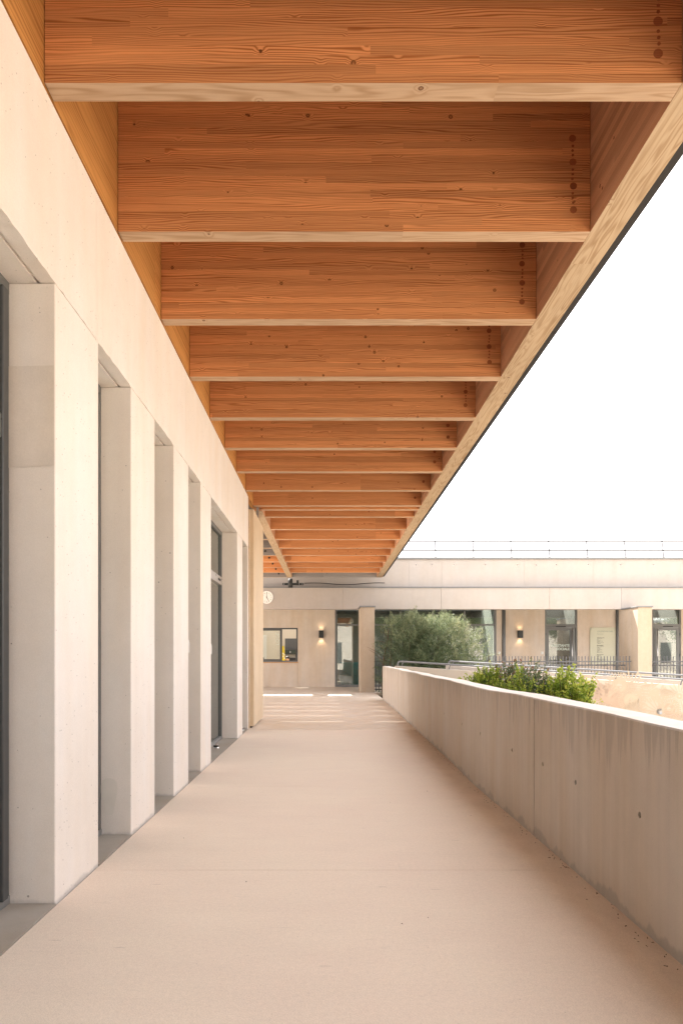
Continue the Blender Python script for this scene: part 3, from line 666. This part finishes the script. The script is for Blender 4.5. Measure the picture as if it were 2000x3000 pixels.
def door(x0, x1, hx, side):
    d = multi('door', [(x0, x0 + .06, YF + .02, YF + .12, 0, 3.297), (x1 - .06, x1, YF + .02, YF + .12, 0, 3.297), (x0 + .061, x1 - .061, YF + .021, YF + .119, 2.42, 2.56)], 'grey_frame', fb)
    lx0, lx1 = (x0 + .065, x1 - .20) if side > 0 else (x0 + .10, x1 - .065)
    if side > 0: box('frame_post', x1 - .19, x1 - .10, YF + .022, YF + .118, 0, 2.418, 'grey_frame', d)
    lf = multi('leaf', [(lx0, lx0 + .10, YF + .03, YF + .08, .01, 2.41), (lx1 - .10, lx1, YF + .03, YF + .08, .01, 2.41), (lx0 + .101, lx1 - .101, YF + .031, YF + .079, 2.31, 2.409), (lx0 + .101, lx1 - .101, YF + .031, YF + .079, .01, .14)], 'grey_frame', d)
    box('pane', lx0 + .1, lx1 - .1, YF + .05, YF + .058, .141, 2.309, 'glass', lf); box('pane', x0 + .061, x1 - .061, YF + .06, YF + .068, 2.561, 3.296, 'glass', d)
    tube('handle', [(hx, YF - .04, .25), (hx, YF - .04, 2.36)], .022, 'steel', lf, 12)
    multi('closer', [(x0 + .45, x0 + .85, YF + .0, YF + .02, 2.44, 2.475)], 'black_metal', d)
    for q in range(3): box('hinge', (x0 + .03 if side > 0 else x1 - .055), (x0 + .055 if side > 0 else x1 - .03), YF - .002, YF + .0195, .4 + q * .85, .5 + q * .85, 'dark_frame', d)
    return lf
l1 = door(8.837, 10.157, 9.93, 1); l2 = door(13.2, 14.38, 13.40, -1)
text('lettering', 'ASSISTANTE\nSOCIALE', .140, (9.86, YF + .046, 1.64), 'glass_text', l1, 'RIGHT', bold=.004, spacing=1.0)

# stone piers before the far building
def pier(x0, label):
    e = empty('stone_pier', (x0 + .24, 24.4, 0), label, 'pier', 'stone piers of the far building')
    rough_block('shaft', x0, x0 + .485, 23.67, 25.25, 0, 2.95, 'stone', e)
    box('cap', x0 - .035, x0 + .515, 23.635, 25.28 if False else 24.99, 2.953, 3.0, 'grey_metal', e, bev=.003)
pier(1.136, 'stone pier with grey cap beside the teal chair window'); pier(10.75, 'stone pier with grey cap between sign board and rightmost door')

# roof railing
rr = empty('roof_railing', (6, 26.2, 4.94), 'thin grey safety railing on the roof of the school building', 'railing')
for zz, yo in ((5.70, .17), (5.335, .08)): tube('rail', [(-6, 26.2 + yo, zz), (22, 26.2 + yo, zz)], .031, 'rail_dark', rr, 8)
for i in range(18): x = 4.14 + 1.46 * (i - 6); tube('post', [(x, 26.2 - .10, 3.54), (x, 26.2, 4.9), (x, 26.2 + .17, 5.70)], .026, 'rail_dark', rr, 8)

# fence before the gallery
fe = empty('bar_fence', (6, 24.1, 0), 'grey vertical bar fence along the gallery of the far building', 'fence')
bar_m = None
def bars(x0, x1):
    global bar_m
    x = x0
    while x < x1:
        if bar_m is None:
            o = tube('bar', [(x, 24.1, 0), (x, 24.1, 1.253)], .0145, 'rail_grey', fe, 8); bar_m = o.data
        else: place(bpy.data.objects.new('bar', bar_m), (x, 24.1, 0), fe)
        x += .1118
bars(1.70, 10.66); bars(11.30, 14.6)
for a, b in ((1.64, 10.7), (11.28, 14.7)):
    for z in (1.06, .08): box('fence_rail', a, b, 24.085, 24.091, z - .02, z + .02, 'rail_grey', fe)
for a, b in ((1.7, 10.6), (11.4, 14.7)):
    hr = tube('handrail', [(a, 24.32, .93), (b, 24.32, .93)], .026, 'grey_metal', fe, 10)
    for x in np.arange(a + .6, b, 1.9): tube('bracket', [(x, 24.11, .80), (x, 24.30, .82), (x, 24.32, .92)], .009, 'grey_metal', hr, 6)

# wall lamps (lit)
def wall_lamp(x, z, label):
    e = empty('wall_lamp', (x, YF, z), label, 'lamp', 'black up and down wall lamps'); y0, y1 = YF - .16, YF - .002
    multi('housing', [(x - .095, x + .095, y0, y0 + .012, z, z + .30), (x - .095, x + .095, y1 - .012, y1, z, z + .30), (x - .095, x - .083, y0 + .0125, y1 - .0125, z, z + .30), (x + .083, x + .095, y0 + .0125, y1 - .0125, z, z + .30)], 'black_metal', e)
    for zz in (z + .05, z + .245): box('lens', x - .08, x + .08, y0 + .014, y1 - .014, zz, zz + .01, 'lamp_glow', e)
    for sgn, zz in ((-1, z - .005), (1, z + .305)):
        ld = bpy.data.lights.new('lamp_bulb', 'SPOT'); ld.energy = 1.5 if sgn < 0 else .8; ld.color = (1, .68, .38); ld.spot_size = math.radians(105); ld.spot_blend = .5; ld.shadow_soft_size = .03
        lo = bpy.data.objects.new('lamp_bulb', ld); place(lo, (x, YF - .085, zz), e); lo.rotation_euler = (0 if sgn < 0 else math.pi, 0, 0)
wall_lamp(-.268, 1.997, 'lit black wall lamp beside the reception window'); wall_lamp(7.81, 1.997, 'lit black wall lamp left of the glazed office door')

# clock
ck = empty('wall_clock', (-1.96, YBND, 3.38), 'round white wall clock showing five on the concrete beam', 'clock')
cx_, cz_ = at(781.5, 1750.5, YBND).x, at(781.5, 1750.5, YBND).z
lathe('rim', [(.232, 0), (.236, -.03), (.226, -.052), (.212, -.052), (.208, -.03)], (cx_, YBND - .001, cz_), 'white_plastic', ck, 40, 'Y')
lathe('face', [(.209, 0), (.209, -.003)], (cx_, YBND - .031, cz_), 'clock_face', ck, 40, 'Y', False)
for h in range(1, 13):
    a = math.pi / 2 - h * math.pi / 6; text('numeral', str(h), .05, (cx_ + .165 * math.cos(a), YBND - .036, cz_ + .165 * math.sin(a) - .018), 'sign_text', ck, 'CENTER', bold=.0012)
def hand(ang, ln, wd, dy):
    a = math.radians(90 - ang); u = Vector((math.cos(a), 0, math.sin(a))); v = Vector((-u.z, 0, u.x)); o = Vector((cx_, YBND - dy, cz_))
    V = [o - u * ln * .2 - v * wd, o + u * ln - v * wd * .5, o + u * ln + v * wd * .5, o - u * ln * .2 + v * wd]; V += [p + Vector((0, .002, 0)) for p in V]
    mesh_obj('clock_hand', [tuple(p) for p in V], BF, 'sign_text', ck)
hand(0, .175, .008, .040); hand(150, .16, .010, .044); lathe('hub', [(.014, 0), (.012, -.008)], (cx_, YBND - .046, cz_), 'sign_text', ck, 14, 'Y')

# directory sign
sg = empty('directory_sign', (11.18, YF, .93), 'pale green directory sign board on the wall beside the pier', 'sign')
box('panel', 10.66, 11.70, YF - .035, YF - .025, .93, 2.42, 'sign_plate', sg, bev=.002)
for x in (10.71, 11.65):
    for z in (.99, 2.36): lathe('standoff', [(.02, .03), (.02, -.008), (.016, -.012)], (x, YF - .034, z), 'steel', sg, 14, 'Y')
tx, ty = 10.94, YF - .0362
text('lettering', 'COLLÈGE VOLTAIRE', .072, (tx, ty, 2.235), 'sign_heading', sg, bold=.0015); text('lettering', '—\nRemoulins', .062, (tx, ty, 2.19), 'sign_heading', sg, spacing=.85)
zz = 1.985
for head, lines in (('ADMINISTRATION', ['Administration', 'Loge', 'Vie scolaire', 'Assistante sociale', 'Infirmerie', 'Salle des professeurs', 'Logements']), ('ENSEIGNEMENT', ['Histoire-Géographie', 'Langues', 'Technologie', 'Langues', 'Arts Plastiques', 'Musique', 'Mathématiques', 'CDI', 'Physique Chimie']), ('RESTAURATION', ['Restauration', 'Cuisine']), ('CDI', ['Salles de permanence', 'Salle polyvalente - Théâtre - Danse', 'Salle de réunion', 'Sanitaires'])):
    text('lettering', head, .036, (tx, ty, zz), 'sign_text', sg, bold=.0012); zz -= .034
    text('lettering', '\n'.join(lines), .034, (tx, ty, zz), 'sign_text', sg, spacing=.93); zz -= .0322 * len(lines) + .05
box('rule', tx, tx + .52, ty, ty + .001, 1.72, 1.723, 'sign_heading', sg)
# small wall boxes
def wbox(x, z, label):
    e = empty('call_box', (x, YF, z), label, 'box', 'small white wall boxes'); box('case', x - .045, x + .045, YF - .035, YF - .001, z, z + .11, 'white_plastic', e, bev=.006); box('button', x - .02, x + .02, YF - .039, YF - .0355, z + .03, z + .07, 'clock_face', e)
wbox(6.98, 1.33, 'small white wall box beside the hall window'); wbox(8.72, 1.33, 'small white wall box left of the office door')

# inside: reception
rd = empty('radiator', (-2.66, 31.0, 1.0), 'white vertical radiator inside the reception room', 'radiator')
for i in range(5): box('column', -2.94 + i * .032, -2.914 + i * .032, 31.10, 31.17, 1.0, 2.18, 'radiator', rd, bev=.004)
multi('header', [(-2.945, -2.78, 31.11, 31.16, .97, .998), (-2.945, -2.78, 31.11, 31.16, 2.182, 2.21)], 'radiator', rd)
yp = empty('notice_stand', (-1.86, 28.6, .7), 'yellow notice stand with white slips inside the reception', 'stand'); mesh_obj('board', [(-1.91, 28.6, .7), (-1.80, 28.6, .7), (-1.80, 28.62, 1.35), (-1.83, 28.62, 1.68), (-1.91, 28.62, 1.68), (-1.91, 28.63, .7), (-1.80, 28.63, .7), (-1.80, 28.65, 1.35), (-1.83, 28.65, 1.68), (-1.91, 28.65, 1.68)], [(0, 1, 2, 3, 4), (9, 8, 7, 6, 5), (0, 5, 6, 1), (1, 6, 7, 2), (2, 7, 8, 3), (3, 8, 9, 4), (4, 9, 5, 0)], 'yellow', yp)
for i, (dx, z) in enumerate(((-.89, 1.34), (-.85, 1.29), (-.89, 1.22), (-.83, 1.14))): box('slip', dx - 1.0, dx - .955, 28.588, 28.592, z, z + .05, 'white_plastic', yp)
cp = empty('screen_cabinet', (-1.69, 30.9, .9), 'dark cabinet with a glazed band inside the reception', 'cabinet'); box('case', -1.94, -1.45, 30.85, 31.14, 1.34, 1.54, 'green_lacquer', cp, bev=.004); box('lit_strip', -1.71, -1.685, 30.845, 30.849, 1.40, 1.48, 'white_plastic', cp); box('stand', -1.92, -1.47, 30.9, 31.12, 0, 1.337, 'room_grey', cp)
# person at the desk
def person(x, y, label):
    bm = bmesh.new(); J = {}; sl = bm.verts.layers.skin.verify()
    def v(k, p, r, par=None):
        J[k] = (bm.verts.new(Vector(p) + Vector((x, y, 0))), r)
        if par: bm.edges.new((J[par][0], J[k][0]))
    v('pel', (0, .12, .50), .15); v('sp', (0, .12, .68), .14, 'pel'); v('ch', (0, .09, .86), .15, 'sp'); v('nk', (0, .06, .98), .055, 'ch'); v('hd', (0, .03, 1.05), .075, 'nk'); v('hd2', (0, .02, 1.12), .085, 'hd'); v('hd3', (0, .03, 1.19), .06, 'hd2')
    for s, n_ in ((-1, 'l'), (1, 'r')):
        v('sh' + n_, (s * .17, .08, .92), .06, 'ch'); v('el' + n_, (s * .23, -.02, .70), .045, 'sh' + n_); v('wr' + n_, (s * .16, -.26, .72), .032, 'el' + n_); v('ha' + n_, (s * .13, -.34, .73), .034, 'wr' + n_)
        v('hp' + n_, (s * .10, .05, .49), .09, 'pel'); v('kn' + n_, (s * .13, -.36, .50), .065, 'hp' + n_); v('an' + n_, (s * .13, -.34, .09), .042, 'kn' + n_); v('ft' + n_, (s * .14, -.50, .04), .036, 'an' + n_)
    for k, (vt, r) in J.items(): vt[sl].radius = (r, r)
    J['pel'][0][sl].use_root = True
    me = bpy.data.meshes.new('body'); bm.to_mesh(me); bm.free(); o = bpy.data.objects.new('tmp', me); C.objects.link(o)
    m1 = o.modifiers.new('s', 'SKIN'); m1.use_smooth_shade = True; m2 = o.modifiers.new('d', 'SUBSURF'); m2.levels = m2.render_levels = 2
    bpy.context.view_layer.update(); nm = bpy.data.meshes.new_from_object(o.evaluated_get(bpy.context.evaluated_depsgraph_get())); bpy.data.objects.remove(o)
    nm.materials.clear(); nm.materials.append(M['dark_cloth']); nm.materials.append(M['skin'])
    for p in nm.polygons:
        if p.center.z > .97 or abs(p.center.x - x) < .2 and p.center.y - y < -.24 and p.center.z > .66: p.material_index = 1
    e = empty('person', (x, y, 0), label, 'person'); nm.transform(Matrix.Translation((-x, -y, 0))); b = bpy.data.objects.new('body', nm); place(b, (x, y, 0), e)
    V, F = [], []; n = 16
    for i in range(9):
        th = math.pi * i / 8
        for k in range(n): a = 2 * math.pi * k / n; rr_ = .108 * math.sin(th) * (1 if math.sin(a) > -.3 else .72); V.append((x + rr_ * math.cos(a), y + .045 + rr_ * math.sin(a) * 1.1, 1.145 + .115 * math.cos(th)))
    for i in range(8):
        for k in range(n): F.append((i * n + k, i * n + (k + 1) % n, (i + 1) * n + (k + 1) % n, (i + 1) * n + k))
    mesh_obj('hair', V, F, 'hair', e, smooth=True)
    for s in (-1, 1): lathe('eye', [(.011, 0), (.008, -.006)], (x + s * .032, y - .062, 1.135), 'hair', e, 8, 'Y')
    lathe('nose', [(.016, .0), (.012, -.018), (.004, -.026)], (x, y - .058, 1.105), 'skin', e, 8, 'Y')
    box('mouth', x - .024, x + .024, y - .062, y - .05, 1.068, 1.076, 'print_pink', e)
person(-1.70, 28.75, 'dark haired person seated inside the reception window')
ch = empty('office_chair', (-1.52, 29.25, 0), 'black office chair back inside the reception window', 'chair'); box('backrest', -1.68, -1.38, 29.25, 29.31, .62, 1.19, 'dark_cloth', ch, bev=.02); box('seat', -1.76, -1.28, 28.9, 29.24, .42, .48, 'dark_cloth', ch, bev=.02); tube('stem', [(-1.52, 29.1, 0.0), (-1.52, 29.1, .42)], .03, 'black_metal', ch)
# inside: hall armchairs
def armchair(x, y, rot, label, mat='teal_fabric'):
    e = empty('armchair', (x, y, 0), label, 'armchair'); 
    V = [(-.36, -.35, .03), (.36, -.35, .03), (.36, .35, .03), (-.36, .35, .03), (-.42, -.39, .46), (.42, -.39, .46), (.42, .39, .46), (-.42, .39, .46)]
    mt = Matrix.Rotation(rot, 3, 'Z'); f = lambda V: [tuple(mt @ Vector(p) + Vector((x, y, 0))) for p in V]
    o = mesh_obj('seat', f(V), BF, mat, e); bevel_mesh(o.data, .03, 2)
    o = mesh_obj('backrest', f(bv(-.42, .42, .22, .40, .462, 1.0)), BF, mat, e); bevel_mesh(o.data, .03, 2)
    for s in (-1, 1):
        for q in (-1, 1): p = mt @ Vector((s * .3, q * .28, 0)); tube('leg', [(x + p.x, y + p.y, -.004), (x + p.x, y + p.y, .035)], .018, 'black_metal', e, 8)
armchair(.93, 28.62, math.radians(175), 'teal block armchair behind the hall window'); armchair(1.52, 29.5, math.radians(-20), 'teal armchair deeper inside the hall')

# ------------------------------------------------------------------ planting
def leaves(name, P, D, N_, ln, wd, tintv, mat, parent, bend=.15):
    """diamond leaves with a folded midrib: P base points, D directions, N_ side vectors"""
    n = len(P); D = D / np.linalg.norm(D, axis=1, keepdims=True); S = np.cross(D, N_); S /= np.linalg.norm(S, axis=1, keepdims=True) + 1e-9; U = np.cross(S, D)
    ln = ln[:, None]; wd = wd[:, None]
    V = np.empty((n, 4, 3)); V[:, 0] = P; V[:, 1] = P + D * ln * .55 + S * wd + U * wd * .35; V[:, 2] = P + D * ln - U * ln * bend; V[:, 3] = P + D * ln * .55 - S * wd + U * wd * .35
    org = np.array(W[parent.name]); me = bpy.data.meshes.new(name); me.vertices.add(n * 4); me.vertices.foreach_set('co', (V.reshape(-1, 3) - org).ravel())
    me.loops.add(n * 4); me.loops.foreach_set('vertex_index', np.arange(n * 4)); me.polygons.add(n); me.polygons.foreach_set('loop_start', np.arange(0, n * 4, 4)); me.polygons.foreach_set('loop_total', np.full(n, 4))
    at_ = me.attributes.new('tint', 'FLOAT', 'FACE'); at_.data.foreach_set('value', np.clip(tintv, 0, 1).astype(np.float32)); me.materials.append(M[mat]); me.update(calc_edges=True); me.validate()
    o = bpy.data.objects.new(name, me); return place(o, org, parent)
def unit(n): v = rng.normal(size=(n, 3)); return v / np.linalg.norm(v, axis=1, keepdims=True)

def feather_tree():
    e = empty('feathery_tree', (3.2, 22.6, -.6), 'feathery grey green willow leaved tree before the hall windows', 'tree')
    base = [(2.05, 22.9), (2.5, 22.5), (3.0, 22.9), (3.5, 22.4), (4.1, 22.7), (1.78, 23.0)]
    parts = []; tips = []
    for i, (bx_, by_) in enumerate(base):
        top = Vector((bx_ + random.uniform(-.25, .35), by_ + random.uniform(-.3, .2), random.uniform(1.9, 2.4) - (0.5 if i in (4,) else 0))); b0 = Vector((bx_, by_, -.62)); pts = []
        for t_ in np.linspace(0, 1, 6): p = b0.lerp(top, t_) + Vector((random.uniform(-.06, .06), random.uniform(-.06, .06), 0)) * (t_ > 0); pts.append(tuple(p))
        parts.append(tube_vf(pts, [.045, .04, .033, .026, .018, .010], 7))
        for q in range(14):
            t_ = random.uniform(.25, .95); j = min(4, int(t_ * 5)); a = Vector(pts[j]).lerp(Vector(pts[j + 1]), t_ * 5 - j)
            d = Vector((random.uniform(-1, 1), random.uniform(-.8, .8), random.uniform(.25, 1.0))).normalized(); ln = random.uniform(.4, .85) * (1.15 - .5 * t_); m_ = a + d * ln * .5 + Vector((0, 0, .03)); z_ = a + d * ln
            parts.append(tube_vf([tuple(a), tuple(m_), tuple(z_)], [.012, .008, .003], 5)); tips.append((a, m_, z_))
    V, F = merge(parts); mesh_obj('trunk', V, F, 'bark', e, origin=(3.2, 22.6, -.6), smooth=True)
    Ps, Ds, Ts = [], [], []
    def crown_top(x):       # uneven outline
        return 2.50 - .04 * (x - 2.4) - .60 * max(0, x - 4.2) - .5 * max(0, 2.1 - x) + .07 * math.sin(x * 5.1) + .07 * math.sin(x * 11.7)
    nt_ = 0
    while nt_ < 3000:
        x = random.triangular(1.72, 5.35, 3.1); y = random.triangular(21.7, 23.5, 22.6); zt = crown_top(x); z = random.uniform(-.3, zt - .15)
        if (x - 3.5) ** 2 / 4.2 + (y - 22.6) ** 2 / 1.0 > 1: continue
        if math.sin(x * 7.3 + 2) * math.sin(z * 6.1 + x * 2) * math.sin(y * 5) > .30: continue     # gaps
        if z < 1.0 and random.random() < .35: continue
        nt_ += 1
        up = .55 + .6 * (z / 2.8); d = np.array([random.uniform(-.8, .8), random.uniform(-.8, .8), random.uniform(up - .5, up + .4)]); d /= np.linalg.norm(d); ln = random.uniform(.28, .55)
        if z > zt - .5: d = np.array([random.uniform(-.45, .45), random.uniform(-.4, .4), 1.0]); d /= np.linalg.norm(d); ln = random.uniform(.30, .58)
        k = 24; s = np.linspace(.05, 1, k)[:, None]; droop = np.array([d[0] * .2, d[1] * .2, -.22]) * (s ** 2) * ln
        P = np.array([x, y, z]) + d * s * ln + droop; sd = unit(k) * .75 + d * .75
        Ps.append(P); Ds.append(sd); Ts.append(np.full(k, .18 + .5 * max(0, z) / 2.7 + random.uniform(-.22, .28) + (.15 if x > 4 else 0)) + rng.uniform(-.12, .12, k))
    for q in range(110):      # thin upright shoots that break the outline
        x = random.triangular(1.8, 5.0, 3.0); y = random.uniform(22.0, 23.2); z = crown_top(x) - .2; d = np.array([random.uniform(-.3, .3), random.uniform(-.2, .2), 1.0]); ln = random.uniform(.2, .45); k = 20; s = np.linspace(0, 1, k)[:, None]
        P = np.array([x, y, z]) + d * s * ln + np.array([d[0] * .5, 0, -.10]) * s ** 2 * ln; Ps.append(P); Ds.append(unit(k) * .6 + d * .7); Ts.append(.72 + rng.uniform(-.15, .2, k))
    P = np.vstack(Ps); D = np.vstack(Ds); T = np.hstack(Ts); n = len(P)
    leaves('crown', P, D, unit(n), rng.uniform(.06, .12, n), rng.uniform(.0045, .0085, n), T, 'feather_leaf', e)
feather_tree()

def shrub(name, label, ctr, rad, n_shoot, mat, ln, wd, rosette, tint0, parent_h=.0, spiky=.0):
    cx, cy, cz = ctr; e = empty(name, (cx, cy, -.6), label, 'shrub'); parts = []
    Ps, Ds, Ts = [], [], []
    for i in range(n_shoot):
        u = unit(1)[0]; r_ = random.uniform(.45, 1.0) ** .6; u[2] = abs(u[2]) if random.random() < .72 else u[2]
        lump = 1 + .20 * math.sin(u[0] * 5 + 1) * math.cos(u[1] * 4 + u[2] * 6)
        tip = np.array([cx, cy, cz]) + u * np.array(rad) * r_ * lump; d = u * .8 + np.array([0, 0, .75]); d /= np.linalg.norm(d)
        if random.random() < spiky: tip = tip + d * random.uniform(.05, .16)
        root = np.array([cx + random.uniform(-.12, .12) * rad[0], cy, -.58]); stt = tip - d * random.uniform(.10, .22)
        if i % 5 == 0: parts.append(tube_vf([tuple(root), tuple(root * .45 + stt * .55 + np.array([0, 0, .05])), tuple(stt), tuple(tip)], [.010, .007, .004, .002], 5))
        k = rosette; s = np.sort(rng.uniform(0, 1, k))[:, None]; P = stt + (tip - stt) * s; sd = unit(k) + d * (.35 + .9 * s)
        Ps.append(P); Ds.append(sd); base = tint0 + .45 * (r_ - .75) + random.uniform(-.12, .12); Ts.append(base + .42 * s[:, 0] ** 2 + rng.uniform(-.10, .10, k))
    V, F = merge(parts); mesh_obj('stems', V, F, 'bark', e, origin=(cx, cy, -.6)); P = np.vstack(Ps); n = len(P)
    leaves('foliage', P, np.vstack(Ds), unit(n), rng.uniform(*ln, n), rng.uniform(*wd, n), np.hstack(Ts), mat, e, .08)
shrub('leafy_shrub', 'rightmost bright yellow green shrub before the printed wall', (3.20, 9.2, .62), (.40, .34, .42), 520, 'bright_leaf', (.030, .050), (.009, .014), 15, .46, spiky=.12)
shrub('leafy_shrub', 'bright green shrub under the handrail, leftmost in the planter', (2.30, 9.9, .66), (.46, .36, .40), 520, 'bright_leaf', (.030, .048), (.008, .013), 15, .44, spiky=.12)
shrub('leafy_shrub', 'small yellow tipped shrub just behind the parapet centre', (2.60, 9.4, .62), (.26, .3, .40), 170, 'bright_leaf', (.026, .044), (.006, .010), 15, .46, spiky=.3)
shrub('dusky_shrub', 'dark small leaved shrub between the two bright green ones', (2.88, 9.5, .64), (.36, .34, .40), 480, 'dusky_leaf', (.018, .034), (.005, .009), 16, .42, spiky=.25)
shrub('dusky_shrub', 'thin arching dark shrub poking above the handrail', (2.70, 9.9, .80), (.46, .30, .36), 190, 'dusky_leaf', (.022, .038), (.007, .012), 22, .60, spiky=.35)
pb = box('planting_bed', 1.70, 3.95, 7.4, 12.6, -.59, .28, 'soil'); tag(pb, 'dark soil of the raised planting bed beyond the parapet', 'soil', kind='structure')
kb = empty('planter_kerb', (2.8, 7.3, -.6), 'low concrete kerb around the raised planting bed', 'kerb')
box('kerb_side', 1.70, 4.10, 7.25, 7.39, -.6, .34, 'ramp_concrete', kb, bev=.006); box('kerb_side', 3.96, 4.10, 7.395, 12.6, -.6, .34, 'ramp_concrete', kb, bev=.006); box('kerb_side', 1.80, 4.10, 12.61, 12.75, -.6, .34, 'ramp_concrete', kb, bev=.006)

# trees of the courtyard behind the viewer, seen only mirrored in the glass
def big_tree(x, y, h, r, label):
    e = empty('pine_tree', (x, y, -.6), label, 'tree', 'courtyard trees mirrored in the windows'); parts = [tube_vf([(x, y, -.6), (x + .1, y, h * .5), (x, y + .1, h * .9)], [.22, .16, .05], 8)]
    cl = []
    for i in range(34):
        u = unit(1)[0]; q = np.array([x, y, h * .66]) + u * np.array([r, r, h * .32]) * random.uniform(.4, 1); cl.append(q)
        parts.append(tube_vf([(x, y, h * .45), tuple((q + np.array([x, y, h * .5])) / 2), tuple(q)], [.06, .04, .015], 5))
    V, F = merge(parts); mesh_obj('trunk', V, F, 'bark', e, origin=(x, y, -.6)); P = np.vstack([c + rng.normal(size=(420, 3)) * np.array([.55, .55, .36]) for c in cl]); n = len(P)
    leaves('crown', P, unit(n), unit(n), rng.uniform(.12, .22, n), rng.uniform(.02, .045, n), rng.uniform(0, 1, n), 'pine_leaf', e)
big_tree(12.5, 3.0, 6.5, 2.6, 'tall green tree mirrored in the right hall panes'); big_tree(17.5, 6.5, 7.5, 2.8, 'broad green tree mirrored in the office door'); big_tree(26, 8, 7.0, 2.6, 'dark tree mirrored in the rightmost door')
for i, (x, y, h) in enumerate(((6, -14, 8), (11, -12, 9), (16.5, -9, 8.5), (22, -4, 9), (30, 0, 9))): big_tree(x, y, h, 3.0, 'leafy tree in the row behind the viewer, number %s from the walkway' % ('one', 'two', 'three', 'four', 'five')[i])
wg = empty('courtyard_wing', (0, -30, -.6), 'pale wing of the school behind the viewer, seen only in reflections', 'building')
box('wall_panel', -30, 45, -31, -30.5, -.6, 5.5, 'far_concrete', wg); box('roof', -30.2, 45.2, -40, -30.2, 5.505, 5.8, 'grey_metal', wg)
for x in np.arange(-6, 44, 3.2): box('window', x, x + 1.3, -30.49, -30.45, .4, 3.0, 'dark_frame', wg)

# fine litter blown along the foot of the parapet and across the floor
V, F = [], []
for i in range(300):
    near = random.random() < .93; y = random.uniform(2.2, 18)
    x = px_(y) - abs(random.gauss(0, .035)) - .006 if near else random.uniform(-1.1, 1.2)
    a = random.uniform(0, math.pi); l_ = random.uniform(.002, .008) * (.8 if not near else 1); w_ = random.uniform(.001, .0026); c, s = math.cos(a), math.sin(a); k = len(V)
    for (u, v, z) in ((-l_, -w_, .001), (l_, -w_, .003), (l_, w_, .004), (-l_, w_, .0015), (0, 0, .006)): V.append((x + u * c - v * s, y + u * s + v * c, z))
    F += [(k, k + 1, k + 4), (k + 1, k + 2, k + 4), (k + 2, k + 3, k + 4), (k + 3, k, k + 4)]
lt = mesh_obj('leaf_litter', V, F, 'litter', None, origin=(0, 8, 0)); tag(lt, 'fine dry leaf litter along the foot of the parapet', 'litter', kind='stuff')
